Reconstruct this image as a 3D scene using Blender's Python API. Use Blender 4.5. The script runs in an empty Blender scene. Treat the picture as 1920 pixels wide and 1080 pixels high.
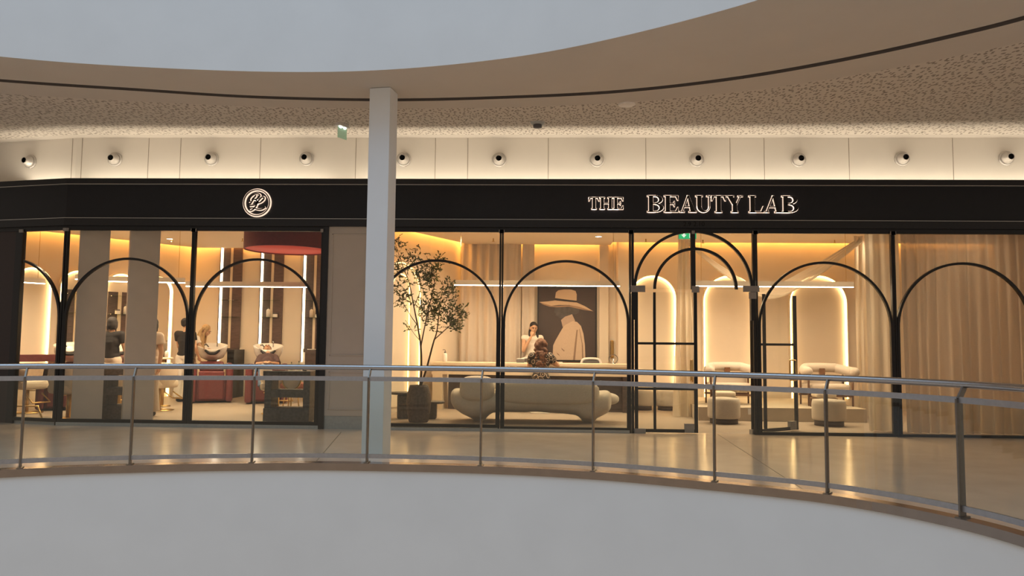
import bpy, bmesh, math, random
from mathutils import Vector, Matrix, Euler
random.seed(7)
SC = bpy.context.scene
COL = SC.collection
PI = math.pi

# ------------------------------------------------------------------ camera
FPX, CAMZ, CAMD = 1390.0, 1.36, 11.32
YAW, PITCH, ROLL = 0.035, math.atan(99.5 / 1390.0), 0.0095
_f = Vector((-math.sin(YAW) * math.cos(PITCH), math.cos(YAW) * math.cos(PITCH), math.sin(PITCH)))
_r0 = Vector((math.cos(YAW), math.sin(YAW), 0.0))
_u0 = _r0.cross(_f)
_r = _r0 * math.cos(ROLL) + _u0 * math.sin(ROLL)
_u = _r.cross(_f)
CAMP = Vector((0, -CAMD, CAMZ))
cam = bpy.data.cameras.new('camera')
cam.sensor_width = 36.0
cam.lens = FPX / 1920.0 * 36.0
cam.clip_end = 200
camo = bpy.data.objects.new('camera', cam)
camo.matrix_world = Matrix(((_r.x, _u.x, -_f.x, CAMP.x), (_r.y, _u.y, -_f.y, CAMP.y), (_r.z, _u.z, -_f.z, CAMP.z), (0, 0, 0, 1)))
COL.objects.link(camo)
SC.camera = camo


def at(x, y, Y):
    """World point at depth plane Y seen at photo pixel (x, y): used to read measurements off the photograph."""
    d = _f * FPX + _r * (x - 960) + _u * (540 - y)
    return CAMP + d * ((Y + CAMD) / d.y)


def onz(x, y, z):
    d = _f * FPX + _r * (x - 960) + _u * (540 - y)
    return CAMP + d * ((z - CAMZ) / d.z)


def X(px, Y, py=640):
    return at(px, py, Y).x


def Z(py, Y, px=960):
    return at(px, py, Y).z


# ------------------------------------------------------------------ view, world, big lights
SC.view_settings.view_transform = 'Standard'
SC.view_settings.look = 'None'
SC.view_settings.gamma = 1.0
SC.view_settings.use_curve_mapping = False
SC.view_settings.exposure = 0.0
try:
    SC.cycles.use_denoising = True
    SC.cycles.max_bounces = 10
    SC.cycles.transparent_max_bounces = 24
    SC.cycles.sample_clamp_indirect = 6.0
    SC.cycles.caustics_reflective = False
    SC.cycles.caustics_refractive = False
except Exception:
    pass
world = bpy.data.worlds.new('world')
SC.world = world
world.use_nodes = True
# atrium surroundings: bright glazed roof overhead, dim shop levels at eye height, paler floors below
wn = world.node_tree
wbg = wn.nodes['Background']
wtc = wn.nodes.new('ShaderNodeTexCoord')
wsx = wn.nodes.new('ShaderNodeSeparateXYZ')
wn.links.new(wtc.outputs['Generated'], wsx.inputs[0])
wma = wn.nodes.new('ShaderNodeMath')
wma.operation = 'MULTIPLY_ADD'
wma.inputs[1].default_value = 0.5
wma.inputs[2].default_value = 0.5
wn.links.new(wsx.outputs['Z'], wma.inputs[0])
wrp = wn.nodes.new('ShaderNodeValToRGB')
WORLD_STOPS = ((0.0, (0.46, 0.38, 0.30)), (0.36, (0.44, 0.36, 0.28)), (0.44, (0.37, 0.295, 0.22)), (0.56, (0.32, 0.27, 0.215)), (0.70, (0.32, 0.34, 0.37)), (1.0, (0.72, 0.80, 0.90)))
cr_ = wrp.color_ramp
cr_.elements[0].position, cr_.elements[1].position = WORLD_STOPS[0][0], WORLD_STOPS[-1][0]
for p_, c_ in WORLD_STOPS[1:-1]:
    cr_.elements.new(p_)
for e_, (p_, c_) in zip(cr_.elements, WORLD_STOPS):
    e_.position = p_
    e_.color = (*c_, 1)
wn.links.new(wma.outputs[0], wrp.inputs[0])
wn.links.new(wrp.outputs[0], wbg.inputs[0])
wbg.inputs[1].default_value = 1.0


def area(name, loc, size, power, color, rot=(0, 0, 0), parent=None, spread=None):
    l = bpy.data.lights.new(name, 'AREA')
    l.shape = 'RECTANGLE'
    l.size, l.size_y = size
    l.energy = power
    l.color = color
    if spread is not None:
        l.spread = spread
    o = bpy.data.objects.new(name, l)
    o.location = loc
    o.rotation_euler = rot
    COL.objects.link(o)
    if parent:
        o.parent = parent
    return o


WARM = (1.0, 0.72, 0.40)
AMBER = (1.0, 0.44, 0.085)
# daylight from the roof light over the atrium void
area('atrium_skylight', (-1.0, -9.0, 13.0), (14, 10), 520, (0.36, 0.68, 1.0))

# ------------------------------------------------------------------ materials
MATS = {}


def mat(name, col, rough=0.5, metal=0.0, var=0.06, scale=30.0, bump=0.0, spec=0.5, emit=None, estr=0.0, sheen=0.0, coat=0.0, stretch=None):
    if name in MATS:
        return MATS[name]
    m = bpy.data.materials.new(name)
    m.use_nodes = True
    nt = m.node_tree
    b = nt.nodes['Principled BSDF']
    b.inputs['Roughness'].default_value = rough
    b.inputs['Metallic'].default_value = metal
    b.inputs['Specular IOR Level'].default_value = spec
    if sheen:
        b.inputs['Sheen Weight'].default_value = sheen
    if coat:
        b.inputs['Coat Weight'].default_value = coat
    tc = nt.nodes.new('ShaderNodeTexCoord')
    nz = nt.nodes.new('ShaderNodeTexNoise')
    nz.inputs['Scale'].default_value = scale
    nz.inputs['Detail'].default_value = 4
    if stretch:
        mp = nt.nodes.new('ShaderNodeMapping')
        mp.inputs['Scale'].default_value = stretch
        nt.links.new(tc.outputs['Object'], mp.inputs[0])
        nt.links.new(mp.outputs[0], nz.inputs['Vector'])
    else:
        nt.links.new(tc.outputs['Object'], nz.inputs['Vector'])
    rp = nt.nodes.new('ShaderNodeValToRGB')
    rp.color_ramp.elements[0].position = 0.3
    rp.color_ramp.elements[1].position = 0.7
    rp.color_ramp.elements[0].color = (*[max(0, c * (1 - var)) for c in col], 1)
    rp.color_ramp.elements[1].color = (*[min(1, c * (1 + var)) for c in col], 1)
    nt.links.new(nz.outputs['Fac'], rp.inputs[0])
    nt.links.new(rp.outputs[0], b.inputs['Base Color'])
    if bump:
        bp = nt.nodes.new('ShaderNodeBump')
        bp.inputs['Strength'].default_value = bump
        bp.inputs['Distance'].default_value = 0.01
        nt.links.new(nz.outputs['Fac'], bp.inputs['Height'])
        nt.links.new(bp.outputs[0], b.inputs['Normal'])
    if emit:
        b.inputs['Emission Color'].default_value = (*emit, 1)
        b.inputs['Emission Strength'].default_value = estr
    MATS[name] = m
    return m


def glass_mat(name, tint, ior=1.45, rough=0.0):
    m = bpy.data.materials.new(name)
    m.use_nodes = True
    nt = m.node_tree
    for n in list(nt.nodes):
        nt.nodes.remove(n)
    out = nt.nodes.new('ShaderNodeOutputMaterial')
    mx = nt.nodes.new('ShaderNodeMixShader')
    lw = nt.nodes.new('ShaderNodeLayerWeight')
    lw.inputs['Blend'].default_value = 0.5
    pw = nt.nodes.new('ShaderNodeMath')
    pw.operation = 'POWER'
    pw.inputs[1].default_value = 5.0
    nt.links.new(lw.outputs['Facing'], pw.inputs[0])
    fr = nt.nodes.new('ShaderNodeMath')
    fr.operation = 'MULTIPLY_ADD'
    f0 = ((ior - 1) / (ior + 1)) ** 2
    fr.inputs[1].default_value = 1 - f0
    fr.inputs[2].default_value = f0
    nt.links.new(pw.outputs[0], fr.inputs[0])
    tr = nt.nodes.new('ShaderNodeBsdfTransparent')
    tr.inputs[0].default_value = (*tint, 1)
    gl = nt.nodes.new('ShaderNodeBsdfGlossy')
    gl.inputs['Roughness'].default_value = rough
    gl.inputs['Color'].default_value = (0.9, 0.9, 0.9, 1)
    nt.links.new(fr.outputs[0], mx.inputs[0])
    nt.links.new(tr.outputs[0], mx.inputs[1])
    nt.links.new(gl.outputs[0], mx.inputs[2])
    nt.links.new(mx.outputs[0], out.inputs[0])
    MATS[name] = m
    return m


def sheer_mat(name, col, alpha):
    m = bpy.data.materials.new(name)
    m.use_nodes = True
    nt = m.node_tree
    for n in list(nt.nodes):
        nt.nodes.remove(n)
    out = nt.nodes.new('ShaderNodeOutputMaterial')
    d = nt.nodes.new('ShaderNodeBsdfDiffuse')
    t = nt.nodes.new('ShaderNodeBsdfTranslucent')
    tr = nt.nodes.new('ShaderNodeBsdfTransparent')
    tc = nt.nodes.new('ShaderNodeTexCoord')
    nz = nt.nodes.new('ShaderNodeTexNoise')
    nz.inputs['Scale'].default_value = 60
    nt.links.new(tc.outputs['Object'], nz.inputs['Vector'])
    rp = nt.nodes.new('ShaderNodeValToRGB')
    rp.color_ramp.elements[0].color = (*[c * 0.93 for c in col], 1)
    rp.color_ramp.elements[1].color = (*[min(1, c * 1.05) for c in col], 1)
    nt.links.new(nz.outputs['Fac'], rp.inputs[0])
    nt.links.new(rp.outputs[0], d.inputs[0])
    nt.links.new(rp.outputs[0], t.inputs[0])
    m1 = nt.nodes.new('ShaderNodeMixShader')
    m1.inputs[0].default_value = 0.4
    nt.links.new(d.outputs[0], m1.inputs[1])
    nt.links.new(t.outputs[0], m1.inputs[2])
    m2 = nt.nodes.new('ShaderNodeMixShader')
    m2.inputs[0].default_value = alpha
    nt.links.new(tr.outputs[0], m2.inputs[1])
    nt.links.new(m1.outputs[0], m2.inputs[2])
    nt.links.new(m2.outputs[0], out.inputs[0])
    MATS[name] = m
    return m


def emit_mat(name, col, strength):
    m = bpy.data.materials.new(name)
    m.use_nodes = True
    nt = m.node_tree
    b = nt.nodes['Principled BSDF']
    b.inputs['Base Color'].default_value = (0.8, 0.8, 0.8, 1)
    b.inputs['Emission Color'].default_value = (*col, 1)
    b.inputs['Emission Strength'].default_value = strength
    MATS[name] = m
    return m


def perforated_mat():
    m = mat('perforated_ceiling', (0.64, 0.59, 0.53), 0.9, var=0.02)
    nt = m.node_tree
    b = nt.nodes['Principled BSDF']
    src = b.inputs['Base Color'].links[0].from_socket
    geo = nt.nodes.new('ShaderNodeNewGeometry')
    prev = None
    for k, (rot, st) in enumerate((((0, 0, 0.35), (1.9, 1, 1)), ((0, 0, -0.5), (2.0, 1, 1)))):
        mp = nt.nodes.new('ShaderNodeMapping')
        mp.inputs['Rotation'].default_value = rot
        mp.inputs['Scale'].default_value = st
        mp.inputs['Location'].default_value = (k * 3.7, k * 1.3, 0)
        nt.links.new(geo.outputs['Position'], mp.inputs[0])
        v = nt.nodes.new('ShaderNodeTexVoronoi')
        v.voronoi_dimensions = '2D'
        v.inputs['Scale'].default_value = 7.4
        nt.links.new(mp.outputs[0], v.inputs['Vector'])
        lt = nt.nodes.new('ShaderNodeMath')
        lt.operation = 'LESS_THAN'
        lt.inputs[1].default_value = 0.185
        nt.links.new(v.outputs['Distance'], lt.inputs[0])
        if prev is None:
            prev = lt
        else:
            mx = nt.nodes.new('ShaderNodeMath')
            mx.operation = 'MAXIMUM'
            nt.links.new(prev.outputs[0], mx.inputs[0])
            nt.links.new(lt.outputs[0], mx.inputs[1])
            prev = mx
    mix = nt.nodes.new('ShaderNodeMixRGB')
    nt.links.new(prev.outputs[0], mix.inputs[0])
    nt.links.new(src, mix.inputs[1])
    mix.inputs[2].default_value = (0.27, 0.235, 0.20, 1)
    nt.links.new(mix.outputs[0], b.inputs['Base Color'])
    return m


M_bracket = mat('patch_fitting_grey', (0.30, 0.275, 0.26), 0.5, 0.0)
M_black = mat('black_metal', (0.012, 0.011, 0.012), 0.38, 0.0, spec=0.4)
M_header = mat('header_dark_metal', (0.022, 0.022, 0.026), 0.35, 0.3)
M_navy = mat('sign_navy', (0.012, 0.013, 0.019), 0.38, spec=0.35, scale=8)
M_alu = mat('brushed_aluminium', (0.50, 0.49, 0.48), 0.32, 0.9, stretch=(1, 1, 40))
M_steel = mat('stainless_steel', (0.44, 0.43, 0.44), 0.24, 1.0, scale=60)
M_railflat = mat('rail_flat_steel', (0.42, 0.42, 0.45), 0.42, 0.85)
M_post = mat('post_steel', (0.22, 0.195, 0.17), 0.38, 0.9)
M_kerb = mat('kerb_bronze_metal', (0.33, 0.27, 0.23), 0.22, 0.8, scale=6)
M_white = mat('white_paint', (0.80, 0.80, 0.80), 0.75, var=0.015, scale=3)
M_fascia = mat('slab_edge_white_paint', (0.78, 0.80, 0.82), 0.8, var=0.02, scale=2)
M_soffit = mat('soffit_plaster', (0.575, 0.53, 0.48), 0.9, var=0.02, scale=2)
M_groove = mat('dark_groove', (0.13, 0.11, 0.10), 0.8)
M_upper = mat('upper_wall_panel', (0.78, 0.73, 0.66), 0.7, var=0.02, scale=2)
M_seam = mat('panel_seam', (0.30, 0.25, 0.20), 0.9)
M_perf = perforated_mat()
M_wall = mat('salon_wall', (0.76, 0.66, 0.53), 0.85, var=0.02, scale=4)
M_ceil = mat('salon_ceiling', (0.82, 0.72, 0.58), 0.9, var=0.01, scale=4)
M_carpet = mat('salon_floor_vinyl', (0.37, 0.295, 0.235), 0.6, var=0.04, scale=60)
M_floor = mat('polished_mall_floor', (0.78, 0.635, 0.51), 0.17, var=0.06, scale=2.5, spec=0.6)
M_joint = mat('floor_joint', (0.16, 0.12, 0.07), 0.6)
M_pier = mat('pier_panel', (0.56, 0.49, 0.43), 0.7, var=0.02, scale=4)
M_plinth = mat('grey_plinth', (0.42, 0.43, 0.42), 0.45, 0.2)
M_fabric = mat('boucle_cream', (0.56, 0.48, 0.39), 0.95, var=0.10, scale=120, bump=0.5, sheen=0.3)
M_sofa = mat('boucle_grey_beige', (0.70, 0.63, 0.53), 0.95, var=0.14, scale=110, bump=0.6, sheen=0.3)
M_wood = mat('walnut', (0.16, 0.075, 0.035), 0.45, var=0.3, scale=12, stretch=(1, 1, 8))
M_darkwood = mat('dark_brown_panel', (0.075, 0.05, 0.042), 0.5, var=0.35, scale=10, stretch=(1, 1, 9))
M_desk = mat('cream_laminate', (0.72, 0.60, 0.45), 0.4, var=0.02, scale=4)
M_darkstone = mat('dark_stone', (0.10, 0.088, 0.082), 0.55, var=0.3, scale=25)
M_pot = mat('brown_clay_pot', (0.11, 0.08, 0.066), 0.75, var=0.3, scale=30, bump=0.2)
M_soil = mat('soil', (0.03, 0.02, 0.015), 0.95)
M_bark = mat('bark', (0.10, 0.06, 0.035), 0.85, var=0.3, scale=40)
M_leaf = mat('leaf_green', (0.12, 0.14, 0.035), 0.55, var=0.5, scale=9)
M_curtain = mat('curtain_linen', (0.64, 0.55, 0.46), 0.9, var=0.05, scale=80)
M_sheer = sheer_mat('sheer_taupe', (0.60, 0.51, 0.42), 0.88)
M_drape = sheer_mat('sheer_cream', (0.74, 0.66, 0.54), 0.93)
M_red = mat('burgundy_leather', (0.15, 0.033, 0.036), 0.42, var=0.12, scale=20)
M_redlac = mat('red_lacquer', (0.50, 0.07, 0.05), 0.5, var=0.05)
M_drum = mat('burgundy_drum_shade', (0.21, 0.022, 0.036), 0.6, var=0.08, scale=20)
M_ceram = mat('white_ceramic', (0.82, 0.78, 0.72), 0.15, var=0.01)
M_rubber = mat('black_rubber', (0.015, 0.014, 0.014), 0.5)
M_gold = mat('brushed_gold', (0.62, 0.42, 0.16), 0.28, 1.0)
M_cream = mat('cream_leather', (0.68, 0.58, 0.46), 0.5, var=0.05)
M_skin = mat('skin', (0.56, 0.33, 0.20), 0.55, var=0.05, scale=20)
M_hairdark = mat('dark_hair', (0.014, 0.009, 0.008), 0.75, var=0.4, scale=60, stretch=(1, 1, 0.15))
M_hairbrown = mat('brown_hair', (0.10, 0.037, 0.013), 0.7, var=0.6, scale=50, bump=0.6)
M_hairblond = mat('blonde_hair', (0.42, 0.27, 0.12), 0.5, var=0.35, scale=60, stretch=(1, 1, 0.12))
M_blacktop = mat('black_cotton', (0.013, 0.010, 0.010), 0.85)
M_whitecloth = mat('white_cotton', (0.72, 0.66, 0.58), 0.85, var=0.05)
M_beigecloth = mat('beige_cotton', (0.62, 0.52, 0.42), 0.85, var=0.05)
M_jeans = mat('blue_denim', (0.10, 0.16, 0.28), 0.8, var=0.3, scale=40)
M_eye = mat('eye_dark', (0.02, 0.012, 0.01), 0.3)
M_lip = mat('lip', (0.35, 0.08, 0.07), 0.4)
M_mirror = mat('mirror_glass', (0.80, 0.72, 0.62), 0.03, 1.0, var=0.0)
M_mugwhite = mat('white_plastic', (0.78, 0.74, 0.70), 0.35)
M_greyplastic = mat('grey_plastic', (0.12, 0.11, 0.11), 0.5)
M_silver = mat('silver_paint', (0.50, 0.47, 0.44), 0.35, 0.35)
M_hole = mat('black_hole', (0.004, 0.004, 0.004), 0.9)
M_green = mat('exit_green', (0.02, 0.35, 0.12), 0.4, emit=(0.03, 0.55, 0.2), estr=0.8)
M_exitwhite = mat('exit_white', (0.8, 0.8, 0.8), 0.4, emit=(0.9, 1.0, 0.9), estr=0.9)
M_grass = glass_mat('railing_glass', (0.92, 0.94, 0.912), 1.42)
M_shopglass = glass_mat('shop_glass', (0.975, 0.975, 0.96), 1.40)
M_shelfglass = glass_mat('shelf_glass', (0.75, 0.82, 0.72), 1.5)
M_clear = glass_mat('clear_glass', (0.86, 0.92, 0.86), 1.5)
M_led = emit_mat('led_warm_strip', (1.0, 0.66, 0.30), 18)
M_ledsoft = emit_mat('led_soft_strip', (1.0, 0.66, 0.28), 4.5)
M_ledbar = emit_mat('led_bar_white', (1.0, 0.86, 0.68), 14)
M_ledshelf = emit_mat('led_shelf_white', (1.0, 0.86, 0.66), 15)
M_spot = emit_mat('downlight_lens', (1.0, 0.88, 0.72), 12)
M_halo = emit_mat('sign_halo', (1.0, 0.71, 0.53), 1.08)
M_lampwhite = emit_mat('emergency_lamp', (0.85, 1.0, 0.9), 3)
M_signface = mat('sign_letter_black', (0.010, 0.008, 0.008), 0.3, spec=0.4)


# ------------------------------------------------------------------ object helpers
def tag(o, label=None, cat=None, group=None, kind=None):
    if label:
        o['label'] = label
    if cat:
        o['category'] = cat
    if group:
        o['group'] = group
    if kind:
        o['kind'] = kind
    return o


def thing(name, label, cat, loc=(0, 0, 0), rz=0.0, group=None, kind=None):
    o = bpy.data.objects.new(name, None)
    o.empty_display_size = 0.1
    COL.objects.link(o)
    o.location = loc
    o.rotation_euler = (0, 0, rz)
    return tag(o, label, cat, group, kind)


class B:
    """Collects shapes for ONE mesh object."""

    def __init__(s):
        s.bm = bmesh.new()
        s.mi = 0

    def _set(s, verts, mi=None):
        if mi is None:
            mi = s.mi
        if mi:
            fs = set()
            for v in verts:
                fs.update(v.link_faces)
            for f in fs:
                f.material_index = mi

    def box(s, c, d, rot=None, bev=0.0, seg=2):
        r = bmesh.ops.create_cube(s.bm, size=1.0)
        vs = r['verts']
        for v in vs:
            v.co = Vector((v.co.x * d[0], v.co.y * d[1], v.co.z * d[2]))
        if bev > 0:
            es = list({e for v in vs for e in v.link_edges})
            rr = bmesh.ops.bevel(s.bm, geom=es, offset=min(bev, min(d) * 0.49), segments=seg, affect='EDGES', profile=0.5)
            vs = list({v for f in rr['faces'] for v in f.verts} | {v for v in vs if v.is_valid})
        if rot:
            m = Euler(rot).to_matrix() if not isinstance(rot, Matrix) else rot
            for v in vs:
                v.co = m @ v.co
        for v in vs:
            v.co += Vector(c)
        s._set(vs)
        return s

    def b2(s, p, q, bev=0.0):
        c = [(a + b) / 2 for a, b in zip(p, q)]
        d = [abs(b - a) for a, b in zip(p, q)]
        return s.box(c, d, bev=bev)

    def rings(s, rings, close=True, cap=True, smooth=True):
        prev = None
        first = None
        vs = []
        for ring in rings:
            cur = [s.bm.verts.new(p) for p in ring]
            vs += cur
            if prev:
                n = len(cur)
                for i in range(n if close else n - 1):
                    j = (i + 1) % n
                    f = s.bm.faces.new((prev[i], prev[j], cur[j], cur[i]))
                    f.smooth = smooth
                    f.material_index = s.mi
            else:
                first = cur
            prev = cur
        if cap and close:
            for rr, fl in ((first, True), (prev, False)):
                try:
                    f = s.bm.faces.new(list(reversed(rr)) if fl else rr)
                    f.material_index = s.mi
                except ValueError:
                    pass
        return s

    def tube(s, pts, r, n=10, cap=True, flat=1.0):
        pts = [Vector(p) for p in pts]
        rs = r if isinstance(r, (list, tuple)) else [r] * len(pts)
        rings = []
        nrm = None
        for i, p in enumerate(pts):
            a = pts[max(0, i - 1)]
            b = pts[min(len(pts) - 1, i + 1)]
            t = (b - a)
            if t.length < 1e-9:
                t = Vector((0, 0, 1))
            t.normalize()
            if nrm is None:
                ref = Vector((0, 0, 1)) if abs(t.z) < 0.9 else Vector((0, 1, 0))
                nrm = t.cross(ref).normalized()
            else:
                nrm = (nrm - t * nrm.dot(t))
                if nrm.length < 1e-6:
                    nrm = t.orthogonal()
                nrm.normalize()
            bn = t.cross(nrm)
            rings.append([p + nrm * math.cos(2 * PI * k / n) * rs[i] + bn * math.sin(2 * PI * k / n) * rs[i] * flat for k in range(n)])
        return s.rings(rings, cap=cap)

    def sweep(s, pts, w, h, up=Vector((0, 0, 1)), closed=False):
        """rectangular section (w across, h along up) swept along pts"""
        pts = [Vector(p) for p in pts]
        rings = []
        N = len(pts)
        for i, p in enumerate(pts):
            a = pts[i - 1] if (i > 0 or closed) else pts[i]
            b = pts[(i + 1) % N] if (i < N - 1 or closed) else pts[i]
            t = (b - a).normalized()
            sd = t.cross(up).normalized()
            u2 = sd.cross(t).normalized()
            rings.append([p + sd * w / 2 - u2 * h / 2, p + sd * w / 2 + u2 * h / 2, p - sd * w / 2 + u2 * h / 2, p - sd * w / 2 - u2 * h / 2])
        if closed:
            rings.append(rings[0])
        return s.rings(rings, smooth=False, cap=not closed)

    def lathe(s, prof, c=(0, 0, 0), n=28, M=None, cap=True):
        rings = []
        for r, z in prof:
            ring = [Vector((r * math.cos(2 * PI * k / n), r * math.sin(2 * PI * k / n), z)) for k in range(n)]
            if M is not None:
                ring = [M @ p for p in ring]
            rings.append([p + Vector(c) for p in ring])
        return s.rings(rings, cap=cap)

    def cyl(s, p0, p1, r, n=20):
        return s.tube([p0, p1], r, n)

    def ball(s, c, r, rot=None, seg=16):
        rr = bmesh.ops.create_uvsphere(s.bm, u_segments=seg, v_segments=max(6, seg * 2 // 3), radius=1.0)
        rad = r if isinstance(r, (tuple, list)) else (r, r, r)
        m = Euler(rot).to_matrix() if rot else None
        for v in rr['verts']:
            p = Vector((v.co.x * rad[0], v.co.y * rad[1], v.co.z * rad[2]))
            if m:
                p = m @ p
            v.co = p + Vector(c)
            for f in v.link_faces:
                f.smooth = True
        s._set(rr['verts'])
        return s

    def limb(s, chain, seg=12):
        """tapered limb through (point, radius): balls at joints, cones between"""
        for (p, r) in chain:
            s.ball(p, r, seg=seg)
        for (p, r), (q, r2) in zip(chain, chain[1:]):
            s.tube([p, q], [r, r2], seg)
        return s

    def prism(s, pts, axis, a, b, mi=None):
        """pts: 2-D outline; axis 'y': (x,z) outline extruded from y=a to y=b; 'z': (x,y)"""
        if axis == 'y':
            f = lambda p, t: Vector((p[0], t, p[1]))
        elif axis == 'x':
            f = lambda p, t: Vector((t, p[0], p[1]))
        else:
            f = lambda p, t: Vector((p[0], p[1], t))
        A = [s.bm.verts.new(f(p, a)) for p in pts]
        Bv = [s.bm.verts.new(f(p, b)) for p in pts]
        n = len(pts)
        fs = []
        for i in range(n):
            j = (i + 1) % n
            fs.append(s.bm.faces.new((A[i], A[j], Bv[j], Bv[i])))
        fs.append(s.bm.faces.new(list(reversed(A))))
        fs.append(s.bm.faces.new(Bv))
        for g in fs:
            g.material_index = s.mi if mi is None else mi
        return s

    def strip(s, outer, inner, axis, a, b):
        """band between two polylines of equal length, extruded"""
        for i in range(len(outer) - 1):
            s.prism([outer[i], outer[i + 1], inner[i + 1], inner[i]], axis, a, b)
        return s

    def build(s, name, m, parent=None, kind=None, label=None, smooth=None, loc=None, recalc=True, merge=0.0):
        if merge:
            bmesh.ops.remove_doubles(s.bm, verts=s.bm.verts, dist=merge)
        if recalc:
            bmesh.ops.recalc_face_normals(s.bm, faces=s.bm.faces)
        me = bpy.data.meshes.new(name)
        s.bm.to_mesh(me)
        s.bm.free()
        for mm in (m if isinstance(m, (list, tuple)) else [m]):
            me.materials.append(mm)
        if smooth is not None:
            for p in me.polygons:
                p.use_smooth = smooth
        o = bpy.data.objects.new(name, me)
        COL.objects.link(o)
        if parent:
            o.parent = parent
        if loc is not None:
            o.location = loc
        if kind:
            o['kind'] = kind
        if label:
            o['label'] = label
        return o

    def remesh(s, name, m, parent=None, voxel=0.012, smooth_it=2, **kw):
        o = s.build(name, m, None)
        r = o.modifiers.new('r', 'REMESH')
        r.mode = 'VOXEL'
        r.voxel_size = voxel
        if smooth_it:
            sm = o.modifiers.new('s', 'SMOOTH')
            sm.iterations = smooth_it
            sm.factor = 0.5
        dg = bpy.context.evaluated_depsgraph_get()
        me = bpy.data.meshes.new_from_object(o.evaluated_get(dg))
        old = o.data
        o.modifiers.clear()
        o.data = me
        bpy.data.meshes.remove(old)
        me.name = name
        if not me.materials:
            me.materials.append(m)
        for p in me.polygons:
            p.use_smooth = True
        if parent:
            o.parent = parent
        for k, v in kw.items():
            o[k] = v
        return o


def subsurf(o, lv=2):
    md = o.modifiers.new('ss', 'SUBSURF')
    md.levels = lv
    md.render_levels = lv
    for p in o.data.polygons:
        p.use_smooth = True
    return o


def dup(root, loc, rz=None, label=None, group=None):
    r = root.copy()
    COL.objects.link(r)
    r.location = loc
    if rz is not None:
        r.rotation_euler = (0, 0, rz)
    if label:
        r['label'] = label
    if group:
        r['group'] = group
    for ch in list(root.children):
        c = ch.copy()
        COL.objects.link(c)
        c.parent = r
        for g in list(ch.children):
            d = g.copy()
            COL.objects.link(d)
            d.parent = c
    return r


def spline(pts, n=8):
    """Catmull-Rom through 2-D/3-D points"""
    P = [Vector(p) for p in pts]
    P = [P[0] * 2 - P[1]] + P + [P[-1] * 2 - P[-2]]
    out = []
    for i in range(1, len(P) - 2):
        p0, p1, p2, p3 = P[i - 1:i + 3]
        for k in range(n):
            t = k / n
            out.append(0.5 * ((2 * p1) + (p2 - p0) * t + (2 * p0 - 5 * p1 + 4 * p2 - p3) * t * t + (3 * p1 - p0 - 3 * p2 + p3) * t ** 3))
    out.append(P[-2])
    return out


def wallseg(b, p, q, z0, z1, th=0.12, side=1):
    """vertical wall slab between plan points p and q, thickness to one side"""
    p, q = Vector((p[0], p[1])), Vector((q[0], q[1]))
    t = (q - p).normalized()
    n = Vector((-t.y, t.x)) * th * side
    b.prism([p, q, q + n, p + n], 'z', z0, z1)
    return b


def S(name, b, m, **kw):
    return b.build(name, m, kind='structure', **kw)


def offset2(pts, d):
    """plan offset of an open polyline (positive = left of travel)"""
    out = []
    for i, p in enumerate(pts):
        a = pts[max(0, i - 1)]
        b = pts[min(len(pts) - 1, i + 1)]
        t = Vector((b[0] - a[0], b[1] - a[1])).normalized()
        out.append(Vector((p[0] - t.y * d, p[1] + t.x * d)))
    return out

# ------------------------------------------------------------------ mall shell: floor slab, atrium edges, ceiling
EDGE = [(-9.6, -9.0), (-8.9, -6.9), (-7.3, -5.0), (-5.41, -3.91), (-4.18, -3.50), (-3.09, -3.28), (-2.13, -3.19), (-0.61, -3.24),
        (0.58, -3.48), (1.50, -3.86), (2.60, -4.46), (3.25, -5.24), (3.52, -6.1), (3.60, -7.4), (3.3, -9.5)]
edge = spline(EDGE, 8)
LB = Vector((-7.40, 0.0))                       # where the shopfront turns away on the left
LD = Vector((-0.978, 0.208))                    # direction of the turned part
LE = LB + LD * 4.0

b = B()
poly = [(p.x, p.y) for p in edge] + [(13, -9.5), (13, 0.1), (LB.x, 0.1), (LE.x, LE.y + .1), (-13, LE.y + .1), (-13, -9.0)]
b.prism(poly, 'z', -0.25, 0.0)
S('floor', b, M_floor)
b = B()
wallp = offset2(edge, -0.012)
b.rings([[Vector((p.x, p.y, z)) for z in (-3.2, -0.055)] for p in wallp], close=False, cap=False)
inn = offset2(edge, 0.25)
b.rings([[Vector((p.x, p.y, z)) for z in (-3.2, -0.25)] for p in inn], close=False, cap=False)
b.rings([[Vector((wallp[i].x, wallp[i].y, -3.2)), Vector((inn[i].x, inn[i].y, -3.2))] for i in range(len(edge))], close=False, cap=False)
S('wall_atrium_lower', b, M_fascia, smooth=True)
# bronze metal kerb capping the slab edge
b = B()
ko, ki = offset2(edge, -0.03), offset2(edge, 0.10)
b.rings([[Vector((ko[i].x, ko[i].y, -0.06)), Vector((ko[i].x, ko[i].y, 0.018)), Vector((ki[i].x, ki[i].y, 0.018)), Vector((ki[i].x, ki[i].y, -0.01))]
         for i in range(len(edge))], close=False, cap=False)
S('trim_2', b, M_kerb, smooth=False)
b = B()
for (p, q) in (((-2.88, -0.37), (-2.46, -3.0)), ((2.70, -0.03), (2.49, -4.25)), ((-8.2, -0.4), (-7.0, -4.4))):
    p, q = Vector(p), Vector(q)
    n = (q - p).normalized().orthogonal() * 0.005
    b.prism([p + n, q + n, q - n, p - n], 'z', -0.01, 0.0012)
S('trim_3', b, M_joint)

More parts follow.
